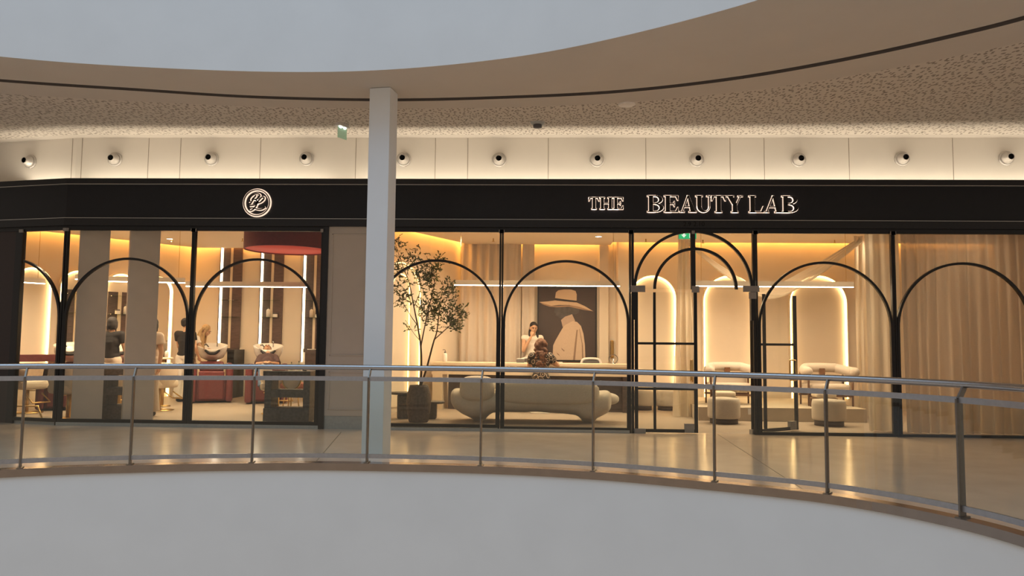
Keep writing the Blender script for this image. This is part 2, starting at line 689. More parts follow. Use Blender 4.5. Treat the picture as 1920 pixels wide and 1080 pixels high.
# ceiling over the gallery: plain soffit, dark groove, perforated field rising to the wall
CEDGE = [(-10.4, -8.0), (-9.4, -5.9), (-7.7, -4.38), (-5.88, -3.64), (-4.50, -3.32), (-2.93, -3.15), (-1.64, -3.22), (-0.29, -3.56),
         (0.79, -4.08), (1.95, -4.88), (2.80, -5.75), (3.35, -6.8), (3.6, -8.3)]
cedge = spline(CEDGE, 8)
GRV = [(-11.6, -5.3), (-8.6, -3.55), (-6.43, -2.90), (-4.97, -2.57), (-3.57, -2.28), (-1.9, -2.16), (-0.34, -2.26), (0.97, -2.46),
       (2.16, -2.86), (3.13, -3.38), (3.98, -4.0), (4.62, -4.62), (5.3, -5.7), (5.6, -7.2)]
grv = spline(GRV, 8)
PERF = [(-12.2, -3.9), (-8.9, -2.85), (-6.76, -2.42), (-5.25, -2.13), (-3.73, -1.90), (-1.87, -1.80), (-0.35, -1.86), (1.01, -2.03),
        (2.27, -2.38), (3.35, -2.87), (4.26, -3.45), (4.98, -4.05), (5.9, -5.2), (6.6, -6.9)]
perf = spline(PERF, 8)
CZ = 4.40


def closest_band(a, bb):
    """resample polyline a at the count of bb"""
    n = len(bb)
    L = [0.0]
    for i in range(1, len(a)):
        L.append(L[-1] + (Vector(a[i]) - Vector(a[i - 1])).length)
    out = []
    for k in range(n):
        d = L[-1] * k / (n - 1)
        i = max(1, next((j for j in range(len(L)) if L[j] >= d - 1e-9), len(L) - 1))
        t = (d - L[i - 1]) / max(1e-9, L[i] - L[i - 1])
        out.append(Vector(a[i - 1]).lerp(Vector(a[i]), t))
    return out


g1 = offset2(grv, -0.055)
g2 = offset2(grv, 0.055)
ce = closest_band(cedge, grv)
b = B()
b.rings([[Vector((ce[i].x, ce[i].y, CZ)), Vector((g1[i].x, g1[i].y, CZ))] for i in range(len(grv))], close=False, cap=False)
b.rings([[Vector((g1[i].x, g1[i].y, CZ)), Vector((g1[i].x, g1[i].y, CZ + .06))] for i in range(len(grv))], close=False, cap=False)
S('ceiling', b, M_soffit, smooth=False)
b = B()
b.rings([[Vector((g1[i].x, g1[i].y, CZ + .055)), Vector((g2[i].x, g2[i].y, CZ + .055))] for i in range(len(grv))], close=False, cap=False)
b.rings([[Vector((g2[i].x, g2[i].y, CZ)), Vector((g2[i].x, g2[i].y, CZ + .06))] for i in range(len(grv))], close=False, cap=False)
S('trim_4', b, M_groove, smooth=False)
pf = closest_band(perf, g2)
b = B()
b.rings([[Vector((g2[i].x, g2[i].y, CZ)), Vector((pf[i].x, pf[i].y, CZ))] for i in range(len(g2))], close=False, cap=False)
S('ceiling.001', b, M_soffit, smooth=False)


def wall_y(x):
    return 0.35 if x > -7.55 else 0.35 + (-7.55 - x) * 0.215


b = B()
NR = 6
ROWS = []
for i in range(len(pf)):
    p = pf[i]
    xe = -13 + 26.0 * i / (len(pf) - 1)
    t0 = p.x
    tgt = Vector((t0, wall_y(t0) - 0.22))
    ROWS.append([Vector((p.x, p.y, CZ)).lerp(Vector((tgt.x, tgt.y, 4.60)), k / NR) for k in range(NR + 1)])
b.rings(ROWS, close=False, cap=False)
last = ROWS[-1]
b.rings([last, [Vector((13, v.y, v.z)) for v in last]], close=False, cap=False)
S('ceiling.002', b, M_perf, smooth=True)
b = B()
xs = [-13, -9, -7.55, -4, 0, 4, 9, 13]
b.rings([[Vector((x, wall_y(x) - 0.22, 4.60)), Vector((x, wall_y(x), 4.61))] for x in xs], close=False, cap=False)
S('ceiling.003', b, M_soffit)
# upper slab edge: curved white wall above the soffit edge
b = B()
b.rings([[Vector((p.x, p.y, z)) for z in (CZ, 7.2)] for p in cedge], close=False, cap=False)
ci = offset2(cedge, 0.25)
b.rings([[Vector((p.x, p.y, z)) for z in (CZ + .01, 7.2)] for p in ci], close=False, cap=False)
b.rings([[Vector((cedge[i].x, cedge[i].y, 7.2)), Vector((ci[i].x, ci[i].y, 7.2))] for i in range(len(cedge))], close=False, cap=False)
S('wall_atrium_upper', b, M_fascia, smooth=True)
b = B()
b.prism([(-13.5, 1.7), (-13.5, -9), (-10.6, -8)] + [(p.x, p.y) for p in ci] + [(13.5, -8.3), (13.5, 1.7)], 'z', 4.78, 4.95)
S('ceiling.004', b, M_soffit)

# upper wall with the row of air nozzles, panel joints
b = B()
wallseg(b, (-7.55, 0.35), (13, 0.35), 3.5, 4.72, 0.12)
wallseg(b, (-13, wall_y(-13)), (-7.55, 0.35), 3.5, 4.72, 0.12)
S('wall_front_upper', b, M_upper)
b = B()
for x in (-7.63, -7.456, -6.349, -5.82, -4.504, -2.947, -1.661, -1.138, 0.151, 1.70, 3.027, 3.561, 4.881, 6.486, 8.1):
    b.b2((x - .0035, wall_y(x) - .003, 3.7), (x + .0035, wall_y(x) + .02, 4.605))
S('trim_5', b, M_seam)

# cove strip behind the sign board, shining up the wall
area('cove_light', (2.8, 0.16, 3.72), (20.3, 0.06), 98, (1.0, 0.86, 0.66), rot=(PI, 0, 0))
area('cove_light', (-9.2, 0.53, 3.72), (3.4, 0.06), 18, (1.0, 0.86, 0.66), rot=(PI, 0, math.atan2(-.208, .978)))

# ------------------------------------------------------------------ shopfront band and sign
b = B()
rz = math.atan2(-.208, .978)


def band(b, y0, y1, z0, z1):
    """board along the shopfront, turned at the left corner"""
    k = 0.105
    b.prism([(LB.x + y0 * k, y0), (13, y0), (13, y1), (LB.x + y1 * k, y1)], 'z', z0, z1)
    n = Vector((0.208, 0.978))
    L0, L1 = LB + LD * 4.2 + n * y0, LB + LD * 4.2 + n * y1
    b.prism([L0, (LB.x + y0 * k, y0), (LB.x + y1 * k, y1), L1], 'z', z0, z1)


band(b, -0.05, 0.06, 3.225, 3.75)
S('wall_front_sign', b, M_navy)
b = B()
band(b, -0.085, 0.06, 3.756, 3.845)
band(b, -0.085, 0.06, 3.10, 3.215)
band(b, -0.02, 0.04, 3.04, 3.10)
S('trim_6', b, M_header)
b = B()
band(b, -0.088, -0.04, 3.748, 3.758)
band(b, -0.088, -0.04, 3.213, 3.222)
S('trim_7', b, M_alu)


# ---- Didone capitals built from strips: u = pixels of the enlarged sign view, right and down
def arc(cx, cy, rx, ry, a0, a1, n=10):
    return [(cx + rx * math.cos(math.radians(a0 + (a1 - a0) * k / n)), cy + ry * math.sin(math.radians(a0 + (a1 - a0) * k / n))) for k in range(n + 1)]


def glyph(ch, w):
    """list of convex polygons, height 1, baseline 0"""
    q = lambda x0, z0, x1, z1: [(x0, z0), (x1, z0), (x1, z1), (x0, z1)]
    st, th, se = 0.24, 0.055, 0.05
    P = []
    stem = lambda x: P.extend([q(x, 0, x + st, 1), q(x - .08, 0, x + st + .08, se), q(x - .08, 1 - se, x + st + .08, 1)])

    def bowl(x, zc, rx, ry, tk):
        o = arc(x, zc, rx, ry, -90, 90)
        i = arc(x, zc, rx - tk, ry - th, -90, 90)
        for k in range(10):
            P.append([o[k], o[k + 1], i[k + 1], i[k]])
    if ch == 'T':
        c = w / 2
        P += [q(c - st / 2, 0, c + st / 2, 1), q(c - st / 2 - .08, 0, c + st / 2 + .08, se), q(0, 1 - th, w, 1)]
        P += [[(0, 1 - th), (0, .70), (.03, .70), (.14, 1 - th)], [(w - .14, 1 - th), (w - .03, .70), (w, .70), (w, 1 - th)]]
    elif ch == 'H':
        stem(.08)
        stem(w - st - .08)
        P.append(q(.2, .475, w - .2, .475 + th))
    elif ch == 'E':
        stem(.08)
        P += [q(.2, 1 - th, w, 1), q(.2, 0, w, th), q(.2, .475, w * .74, .475 + th)]
        P += [[(w - .13, 1 - th), (w - .02, .72), (w, .72), (w, 1 - th)], [(w - .14, th), (w, th), (w, .30), (w - .02, .30)],
              [(w * .74 - .07, .5), (w * .74 - .01, .34), (w * .74, .34), (w * .74, .5)], [(w * .74 - .07, .5), (w * .74, .5), (w * .74, .66), (w * .74 - .01, .66)]]
    elif ch == 'B':
        stem(.08)
        P += [q(.2, 1 - th, w * .5, 1), q(.2, 0, w * .5, th), q(.2, .49, w * .5, .49 + th)]
        bowl(w * .5, .5 + .25, w * .44, .25, .21)
        bowl(w * .5, .26, w * .5, .26, .23)
    elif ch == 'A':
        a = w * .5
        P += [[(a - .03, 1), (a + .05, 1), (w - .04, 0), (w - .32, 0)], [(a - .03, 1), (a + .02, .93), (.16, 0), (.10, 0)]]
        P += [q(0, 0, .28, se), q(w - .42, 0, w + .02, se), q(w * .26, .30, w * .66, .30 + th)]
    elif ch == 'U':
        P += [q(.08, .34, .08 + st, 1), q(0, 1 - se, .4, 1), q(w - .14, .34, w - .14 + th, 1), q(w - .26, 1 - se, w, 1)]
        xl, xr = .08, w - .14 + th
        cx, rx = (xl + xr) / 2, (xr - xl) / 2
        o = arc(cx, .34, rx, .35, 180, 360, 14)
        i = arc(cx + (st - th) / 2, .34, rx - (st + th) / 2, .35 - th - .03, 180, 360, 14)
        for k in range(14):
            P.append([o[k], o[k + 1], i[k + 1], i[k]])
    elif ch == 'Y':
        c = w * .52
        P += [q(c - st / 2, 0, c + st / 2, .48), q(c - st / 2 - .08, 0, c + st / 2 + .08, se)]
        P += [[(.08, 1), (.36, 1), (c + st / 2, .46), (c - st / 2, .46)], [(w - .16, 1), (w - .10, 1), (c + st / 2, .46), (c + st / 2 - .06, .46)]]
        P += [q(0, 1 - se, .46, 1), q(w - .27, 1 - se, w, 1)]
    elif ch == 'L':
        stem(.08)
        P += [q(.2, 0, w, th), [(w - .15, th), (w, th), (w, .36), (w - .02, .36)]]
    return P


def grow(poly, d):
    n = len(poly)
    ar = sum(poly[i][0] * poly[(i + 1) % n][1] - poly[(i + 1) % n][0] * poly[i][1] for i in range(n))
    if ar < 0:
        poly = list(reversed(poly))
    out = []
    for i in range(n):
        p, c, q2 = Vector(poly[i - 1]), Vector(poly[i]), Vector(poly[(i + 1) % n])
        e1, e2 = (c - p), (q2 - c)
        if e1.length < 1e-6 or e2.length < 1e-6:
            out.append(c)
            continue
        e1.normalize()
        e2.normalize()
        n1, n2 = Vector((e1.y, -e1.x)), Vector((e2.y, -e2.x))
        m = n1 + n2
        if m.length < 1e-3:
            m = n1
        m.normalize()
        out.append(c + m * min(d * 1.6, d / max(.35, m.dot(n1))))
    return out


def letter_sign(label, items, py_top, py_bot, group=None):
    p0, p1 = at(items[0][1], py_bot, -.09), at(items[-1][2], py_bot, -.09)
    ztop = at(items[0][1], py_top, -.09).z
    root = thing('shop_sign', label, 'sign', (p0.x, -0.05, p0.z))
    h = ztop - p0.z
    for ch, xa, xb in items:
        x0 = at(xa, py_bot, -.09).x - p0.x
        w = (at(xb, py_bot, -.09).x - at(xa, py_bot, -.09).x) / h
        f, k = B(), B()
        for pl in glyph(ch, w):
            pts = [(x0 + a * h, c * h) for a, c in pl]
            f.prism(grow(pts, .0005), 'y', -.050, -.030)
            k.prism(grow(pts, .0072), 'y', -.028, -.010)
        o = f.build('letter', M_signface, root)
        k.build('halo_light', M_halo, o)
    return root


zx = lambda v: 1080 + v / 4.364
letter_sign('black capital letters with glowing edges reading THE on the dark band',
            [('T', zx(106), zx(190)), ('H', zx(196), zx(300)), ('E', zx(306), zx(385))], 370, 392)
letter_sign('large black capital letters with glowing edges reading BEAUTY LAB on the dark band',
            [('B', zx(586), zx(716)), ('E', zx(724), zx(836)), ('A', zx(850), zx(984)), ('U', zx(982), zx(1108)), ('T', zx(1112), zx(1226)),
             ('Y', zx(1230), zx(1366)), ('L', zx(1418), zx(1536)), ('A', zx(1542), zx(1688)), ('B', zx(1688), zx(1818))], 366.5, 397.5)
# ---- round monogram
lc = at(481.5, 380, -.09)
s_px = (at(491.5, 380, -.09).x - at(481.5, 380, -.09).x) / 135.0     # metres per enlarged pixel (13.5 x)
root = thing('logo_sign', 'round glowing emblem with script letters B and L on the dark band', 'sign', (lc.x, -0.05, lc.z))
b = B()
ringp = [Vector((math.cos(2 * PI * k / 48) * 325 * s_px, -.045, math.sin(2 * PI * k / 48) * 325 * s_px)) for k in range(48)]
b.sweep(ringp, 22 * s_px, .02, up=Vector((0, 1, 0)), closed=True)
ro = b.build('ring', M_signface, root)
b = B()
ringp = [Vector((p.x, -.022, p.z)) for p in ringp]
b.sweep(ringp, 74 * s_px, .012, up=Vector((0, 1, 0)), closed=True)
b.build('halo_light', M_halo, ro)
strokes = [[(335, 505), (375, 500), (352, 470), (372, 405), (440, 340), (520, 312), (585, 318), (612, 355), (585, 415), (530, 450), (465, 455)],
           [(500, 455), (545, 490), (545, 545), (490, 590), (420, 606), (355, 612)],
           [(520, 345), (460, 430), (420, 500), (380, 565)],
           [(530, 545), (565, 520), (610, 450), (670, 398), (718, 400), (712, 455), (650, 515), (570, 548), (545, 560)],
           [(585, 490), (545, 570), (505, 655), (455, 705), (395, 732), (352, 718), (378, 682), (440, 668), (520, 688), (600, 705), (680, 695), (760, 648)]]
f, k = B(), B()
for st in strokes:
    p2 = spline([((x - 540) * s_px, 0, (535 - z) * s_px) for x, z in st], 5)
    f.sweep([Vector((p.x, -.045, p.z)) for p in p2], 30 * s_px, .018, up=Vector((0, 1, 0)))
    k.sweep([Vector((p.x, -.022, p.z)) for p in p2], 60 * s_px, .012, up=Vector((0, 1, 0)))
fo = f.build('monogram', M_signface, root)
k.build('halo_light', M_halo, fo)

# ---- faint unit numbers on the lower header strip
for txt, pxx in (('2.9', 1281), ('2.10', 1300)):
    fc = bpy.data.curves.new('unit_number', 'FONT')
    fc.body = txt
    fc.size = .10
    fc.extrude = .002
    fo = bpy.data.objects.new('unit_number_text', fc)
    COL.objects.link(fo)
    bpy.context.view_layer.update()
    um = bpy.data.meshes.new_from_object(fo.evaluated_get(bpy.context.evaluated_depsgraph_get()))
    bpy.data.objects.remove(fo)
    um.materials.clear()
    um.materials.append(M_hole)
    uo = bpy.data.objects.new('unit_number', um)
    COL.objects.link(uo)
    up_ = at(pxx, 424, -.09)
    uo.location = (up_.x, -.0865, up_.z)
    uo.rotation_euler = (PI / 2, 0, 0)
    tag(uo, ('faint black unit number on the strip above the doors, %s one' % ('left' if txt == '2.9' else 'right')), 'lettering')

# ---- air nozzles
def nozzle(label, loc, rz, grp):
    t = thing('air_nozzle', label, 'air vent', loc, rz, grp)
    R90 = Matrix.Rotation(PI / 2, 3, 'X')        # z -> -y
    b = B()
    b.lathe([(0.118, 0.0), (0.118, 0.012), (0.108, 0.028), (0.098, 0.03)], n=36, M=R90)
    b.build('flange', M_silver, t, smooth=True)
    b = B()
    b.lathe([(0.098, 0.022), (0.088, 0.05), (0.066, 0.085), (0.052, 0.115), (0.050, 0.135), (0.044, 0.135), (0.042, 0.11)], n=36, M=R90)
    b.build('cone', M_silver, t, smooth=True)
    b = B()
    b.lathe([(0.0445, 0.131), (0.0, 0.131)], n=28, M=R90)
    b.build('throat', M_hole, t, smooth=True)
    return t


nz = [(53, 303, 'round the bend, first from the left of the upper wall'), (216, 299, 'second from the left end of the upper wall'),
      (397, 298, 'third from the left end of the upper wall'), (575, 298, 'first one left of the white column'),
      (757, 299, 'half touching the right edge of the white column'), (936, 300, 'second one right of the white column'),
      (1119, 300, 'above the word THE'), (1306, 300, 'above the middle of the words BEAUTY LAB'), (1497, 300, 'above the end of the word LAB'),
      (1691, 298, 'second from the right end of the upper wall'), (1886, 297, 'first from the right end of the upper wall')]
n0 = None
for px, py, wh in nz:
    if px == 53:
        p = at(px + 3, py, 0.35 + 0.17)
        p.y = wall_y(p.x) - .001
        n0 = nozzle('silver cone nozzle ' + wh, p, rz, 'air nozzles on the upper wall')
    else:
        p = at(px, py, 0.35)
        p.y = .349
        dup(n0, p, 0, 'silver cone nozzle ' + wh)

# ------------------------------------------------------------------ glazed shopfront
def window(name, x0, x1, org=Vector((0, 0)), rot=0.0, arch=True, z0=0.055, zt=3.05, parts=True, left_half=False, apex=2.585):
    w = x1 - x0
    root = bpy.data.objects.new(name, None)
    COL.objects.link(root)
    root.location = (org.x + x0 * math.cos(rot), org.y + x0 * math.sin(rot), 0)
    root.rotation_euler = (0, 0, rot)
    root['kind'] = 'structure'
    b = B()
    fw = 0.030
    b.b2((0.004, -.03, 0), (fw, .03, zt))
    b.b2((w - fw, -.03, 0), (w - .004, .03, zt))
    b.b2((fw, -.03, z0 - .005), (w - fw, .03, z0 + .045))
    b.b2((fw, -.025, zt - .02), (w - fw, .025, zt))
    b.build('frame', M_black, root)
    b = B()
    b.b2((fw - .005, -.006, z0 + .03), (w - fw + .005, .006, zt - .01))
    b.build('pane', M_shopglass, root)
    if arch:
        b = B()
        xl, xr = (fw + .018, w - fw - .018)
        if left_half:
            xl = xr - 2 * 0.97
        r = (xr - xl) / 2
        cx = (xl + xr) / 2
        zc = apex - r
        pts = [Vector((cx + r * math.cos(a), -.012, zc + r * math.sin(a))) for a in [PI * k / 40 for k in range(41)]]
        pts = [Vector((xr, -.012, z0 + .04))] + pts + [Vector((xl, -.012, z0 + .04))]
        if left_half:
            pts = [p for p in pts if p.x > fw * .4]
        b.sweep(pts, .036, .05, up=Vector((0, 1, 0)))
        b.build('arch', M_black, root)
    b = B()
    for xx in (.005, w - .005):
        b.box((xx, -.040, zt - .012), (.075, .02, .05))
    b.build('clamp', M_bracket, root)
    return root


MX = [LB.x, -5.365, -3.325, -2.56, -.561, 1.418, 3.29, 5.345, 7.40, 9.45]
# turned pane on the left (its own run starts at the bend)
window('window_1', -0.86, 0.0, LB, math.atan2(-.208, .978), left_half=True)
window('window_2', MX[0], MX[1])
window('window_3', MX[1], MX[2])
window('window_4', MX[3], MX[4])
window('window_5', MX[4], MX[5], z0=.03)
window('window_6', MX[6], MX[7], z0=.0)
window('window_7', MX[7], MX[8], z0=-.01)
window('window_8', MX[8], MX[9], z0=-.01)
# grey plinths below the left panes
b = B()
wallseg(b, LB + LD * .86, LB, 0, .05, .05)
b.b2((MX[0], -.045, 0), (MX[2] + .02, .04, .05))
b.b2((MX[3], -.045, 0), (MX[5] - .03, .04, .042))
S('baseboard_front', b, M_plinth)
# dark jamb post and pier panel between the two shops, dark end post and purple-brown wall on the far left
b = B()
b.b2((MX[2], -.05, 0), (MX[2] + .085, .06, 3.1))
wallseg(b, LB + LD * 1.0, LB + LD * .875, 0, 3.1, .08)
S('trim_8', b, M_header)
b = B()
wallseg(b, LB + LD * 4.2, LB + LD * 1.0, 0, 3.1, .1)
S('wall_left_front', b, mat('purple_brown_wall', (0.035, 0.022, 0.024), 0.5))
b = B()
b.b2((MX[2] + .085, -.03, .20), (MX[3], .06, 3.1))
S('wall_front_pier', b, M_pier)
b = B()
b.b2((MX[2] + .085, -.02, 0), (MX[3], .05, .20))
S('baseboard_pier', b, M_plinth)
b = B()
px0, px1 = MX[2] + .15, MX[3] - .09
for (za, zb) in ((1.12, 2.98), (.30, .86)):
    for (p, q) in (((px0, za), (px1, za)), ((px0, zb), (px1, zb)), ((px0, za), (px0, zb)), ((px1, za), (px1, zb))):
        b.b2((min(p[0], q[0]) - .01, -.042, min(p[1], q[1]) - .01), (max(p[0], q[0]) + .01, -.028, max(p[1], q[1]) + .01), bev=.004)
b.b2((MX[2] + .085, -.045, .93), (MX[3], -.028, .955), bev=.005)
S('trim_9', b, M_pier)
# solid wall past the last pane
b = B()
b.b2((9.45, -.03, 0), (13, .06, 3.1))
S('wall_right_front', b, M_pier)

# ---- entrance: arched fanlight over a pair of glass doors
zt = 3.05
x0, x1 = MX[5], MX[6]
xc = X(1299, 0, 480)
HD = 2.17            # door head
root = bpy.data.objects.new('window_9', None)
COL.objects.link(root)
root['kind'] = 'structure'
b = B()
b.b2((x0 + .004, -.03, 0), (x0 + .04, .03, zt))
b.b2((x1 - .04, -.03, 0), (x1 - .004, .03, zt))
b.b2((x0, -.025, zt - .02), (x1, .025, zt))
b.b2((xc - .034, -.03, HD), (xc + .034, .03, zt))
b.build('frame', M_black, root)
b = B()
b.b2((x0 + .03, -.006, HD), (x1 - .03, .006, zt - .01))
b.build('pane', M_shopglass, root)
b = B()
r = (x1 - x0) / 2 - .055
cx = (x0 + x1) / 2
zc = zt + .005 - r
pts = [Vector((cx + r, -.012, 1.7))] + [Vector((cx + r * math.cos(PI * k / 44), -.012, zc + r * math.sin(PI * k / 44))) for k in range(45)] + [Vector((cx - r, -.012, 1.7))]
b.sweep(pts, .042, .05, up=Vector((0, 1, 0)))
b.build('arch', M_black, root)
b = B()
xi0, xi1 = X(1227, 0, 545), X(1380, 0, 545)
r2 = (xi1 - xi0) / 2
c2 = (xi0 + xi1) / 2
zc2 = Z(467, 0, 1300) - r2
pts = [Vector((c2 + r2, -.012, HD))] + [Vector((c2 + r2 * math.cos(PI * k / 40), -.012, zc2 + r2 * math.sin(PI * k / 40))) for k in range(41)] + [Vector((c2 - r2, -.012, HD))]
b.sweep(pts, .042, .05, up=Vector((0, 1, 0)))
b.build('arch', M_black, root)
b = B()
b.box((x0 + .10, -.03, HD + .0), (.22, .03, .10))
b.box((xc + .03, -.03, HD + .0), (.11, .03, .10))
b.box((x1 - .07, -.03, HD + .01), (.24, .03, .09))
b.box((x1 - .05, -.034, HD - .09), (.11, .025, .10))
for xx in (x0, xc, x1):
    b.box((xx, -.040, zt - .012), (.075 if xx != xc else .045, .02, .05))
b.build('hinge_plate', M_bracket, root)


def door(name, hinge, rot, w, mid, lever_far=True):
    root = bpy.data.objects.new(name, None)
    COL.objects.link(root)
    root.location = hinge
    root.rotation_euler = (0, 0, rot)
    root['kind'] = 'structure'
    h = HD - .05
    b = B()
    for xx in (.0, w - .05):
        b.b2((xx, -.018, .03), (xx + .05, .018, h))
    b.b2((mid - .019, -.018, .03), (mid + .019, .018, h))
    for zz in (1.345, .665):
        b.b2((.02, -.017, zz - .018), (w - .02, .017, zz + .018))
    b.b2((0, -.02, .015), (w, .02, .065))
    b.build('frame', M_black, root)
    b = B()
    b.b2((.01, -.006, .03), (w - .01, .006, h))
    b.build('pane', M_shopglass, root)
    b = B()
    for s in (-1, 1):
        b.tube([(w - .085, s * .006, 1.10), (w - .085, s * .05, 1.10), (w - .085, s * .06, 1.085), (w - .085, s * .06, .80), (w - .085, s * .05, .785), (w - .085, s * .006, .785)], .011, 8)
    b.build('handle', M_gold, root)
    b = B()
    b.b2((-.03, -.03, .0), (.16, .03, .07))
    b.b2((w - .20, -.03, .02), (w - .06, .03, .15))
    b.build('hinge_plate', M_bracket, root)
    return root


door('door_1', (X(1190, 0, 700) + .0, 0, 0), 0.0, X(1308, 0, 740) - X(1190, 0, 700), .30)
dp, dq = Vector((X(1409, 0.06, 700), .06)), Vector((4.10, .62))
dv = dq - dp
door('door_2', (dp.x, dp.y, 0), math.atan2(dv.y, dv.x), dv.length, .295)

# ------------------------------------------------------------------ railing along the atrium edge
rail = thing('glass_railing', 'curved glass railing with round steel handrail along the floor edge', 'railing', (0, 0, 0))
rl = spline([(p.x, p.y, 0) for p in offset2([Vector(e) for e in EDGE], 0.035)], 10)
rl2 = [Vector((p.x, p.y)) for p in rl]


def rpath(off, z):
    return [Vector((p.x, p.y, z)) for p in offset2(rl2, off)]


POSTPX = [29, 254, 469, 690, 899, 1110, 1331, 1563, 1800]
pk = []
for px in POSTPX:
    def off_px(i, px=px):
        v = Vector((rl2[i].x, rl2[i].y, 0)) - CAMP
        return abs(px - (960 + FPX * v.dot(_r) / v.dot(_f))) if rl2[i].y > -6.3 else 1e9
    base = min(range(len(rl2)), key=off_px)
    pk.append(base)
step = 9
k = pk[0]
L = lambda i: rl2[max(0, min(len(rl2) - 1, i))]


def walk(i, d, dist):
    acc = 0
    while 0 < i < len(rl2) - 1 and acc < dist:
        acc += (rl2[i + d] - rl2[i]).length
        i += d
    return i


kl = [walk(pk[0], -1, 1.1)]
kl.append(walk(kl[-1], -1, 1.1))
kr = [walk(pk[-1], 1, 0.95)]
kr.append(walk(kr[-1], 1, 1.0))
kr.append(walk(kr[-1], 1, 1.0))
allk = list(reversed(kl)) + pk + kr
b = B()
b.tube(rpath(.075, 1.05)[allk[0] - 2:allk[-1] + 3], .030, 14)
b.build('handrail', M_steel, rail)
b = B()
b.sweep(rpath(0, .93)[allk[0]:allk[-1] + 1], .022, .048)
b.build('top_rail', M_railflat, rail)
b = B()
b.sweep(rpath(0, .090)[allk[0]:allk[-1] + 1], .022, .046)
b.build('bottom_rail', M_railflat, rail)
offs = offset2(rl2, 1.0)
for i in allk:
    p = rl2[i]
    n = (offs[i] - p).normalized()
    t = Vector((-n.y, n.x))
    m = Matrix(((t.x, n.x, 0), (t.y, n.y, 0), (0, 0, 1)))
    b = B()
    b.box((p.x, p.y, .47), (.014, .075, .94), rot=m)
    b.box((p.x, p.y, .022), (.05, .12, .014), rot=m)
    q = p + n * .075
    b.sweep([Vector((p.x, p.y, .93)), Vector((p.x + n.x * .03, p.y + n.y * .03, .97)), Vector((q.x, q.y, 1.03))], .05, .014, up=Vector((t.x, t.y, 0)))
    b.build('post', M_post, rail)
for i, j in zip(allk, allk[1:]):
    seg = [rl2[k] + (rl2[j] - rl2[i]).normalized() * (0.015 if k == i else -.015 if k == j else 0) for k in range(i, j + 1)]
    b = B()
    b.sweep([Vector((p.x, p.y, .51)) for p in seg], .012, .84)
    b.build('glass_panel', M_grass, rail)

# free-standing square column of the gallery
b = B()
ph = math.radians(-9)
b.box((0, 0, 2.2), (.262, .262, 4.39), bev=.004)
col_ = b.build('column', mat('column_white_paint', (0.78, 0.80, 0.83), 0.6, var=0.015, scale=3), loc=(-1.90, -2.50, 0))
col_.rotation_euler = (0, 0, ph)
tag(col_, 'tall white square column standing between the railing and the shopfront', 'column')

# small ceiling fittings of the gallery
p = onz(642, 236, 4.47)
t = thing('emergency_exit_light', 'small lit glass exit blade hanging from the speckled ceiling', 'exit light', (p.x, p.y, 4.475), math.radians(62))
t.scale = (.62, .62, .66)
b = B()
b.box((0, 0, -.02), (.34, .16, .03), bev=.004)
b.box((0, 0, .02), (.30, .12, .06))
b.build('ceiling_plate', M_mugwhite, t)
b = B()
b.box((0, 0, -.17), (.30, .008, .25))
b.build('blade', mat('exit_blade', (0.45, 0.58, 0.45), 0.3, emit=(.3, .5, .3), estr=.25), t)
for s in (-1, 1):
    b = B()
    b.lathe([(0.0, -.075), (.035, -.066), (.048, -.04), (.048, -.03)], c=(s * .07, 0, 0), n=18)
    b.build('lamp', M_lampwhite, t, smooth=True)
p = onz(1008, 229, 4.50)
t = thing('smoke_detector', 'dark round detector on the speckled ceiling right of the column', 'detector', (p.x, p.y, 4.52))
b = B()
b.lathe([(.0, .05), (.115, .05), (.115, -.01), (.085, -.055), (.075, -.06)], n=28)
b.build('base', M_plinth, t, smooth=True)
b = B()
b.lathe([(.062, -.055), (.062, -.10), (.0, -.105)], n=24)
b.build('sensor', M_greyplastic, t, smooth=True)
p = onz(1175, 195, 4.405)
t = thing('ceiling_speaker', 'flat pale disc at the front edge of the speckled ceiling', 'ceiling fitting', (p.x, p.y, 4.405))
b = B()
b.lathe([(.0, .04), (.11, .04), (.11, -.012), (.09, -.02), (.0, -.02)], n=28)
b.build('cover', M_mugwhite, t, smooth=True)

# ------------------------------------------------------------------ salon shells
CR, CL = 3.46, 3.51            # ceiling heights right and left salon
YB_L = 6.13                    # back wall left salon
OB0, OB1 = Vector((-8.29, 6.13)), Vector((-11.9, 1.28))     # oblique wall of the left salon
YB_R, YN = 4.85, 4.40          # back wall behind the counter, niche wall
XP = -3.25                     # partition between the two salons
RW0, RW1 = Vector((-1.72, 4.85)), Vector((-3.02, 2.05))     # slanted left wall of the right salon
b = B()
b.prism([(LE.x, LE.y), (LB.x, .1), (13, .1), (13, 7), (-13, 7), (-13, LE.y)], 'z', -0.1, 0.0)
S('floor.001', b, M_carpet)
# roof over both shops
b = B()
b.b2((-13, .47, 3.74), (13, 7.2, 3.86))
S('ceiling.005', b, M_ceil)
SL = .13                        # light slot between ceiling panel and walls


def inset(p, q, d):
    t = (Vector(q) - Vector(p)).normalized()
    n = Vector((-t.y, t.x)) * d
    return Vector(p) + n, Vector(q) + n


# left salon
b = B()
wallseg(b, OB0, (XP, YB_L), 0, 3.74, .12, 1)
wallseg(b, OB1, OB0, 0, 3.74, .12, 1)
S('wall_back_left', b, M_wall)
b = B()
b.b2((XP, .06, 0), (XP + .12, YB_L + .1, 3.74))
S('wall_partition', b, M_wall)
on = (OB1 - OB0).normalized()
onn = Vector((-on.y, on.x))
a0 = OB0 + onn * 0
oi = lambda p, d: p + Vector((.80, -.60)) * d
b = B()
c0 = Vector((OB0.x + .17, YB_L - SL))
c1 = OB1 + Vector((.80, -.60)) * SL
b.prism([(XP, .07), (XP, YB_L - SL), c0, c1, (LE.x + 1.0, 1.0), (LB.x - .02, .07)], 'z', CL, CL + .06)
S('ceiling.006', b, M_ceil)
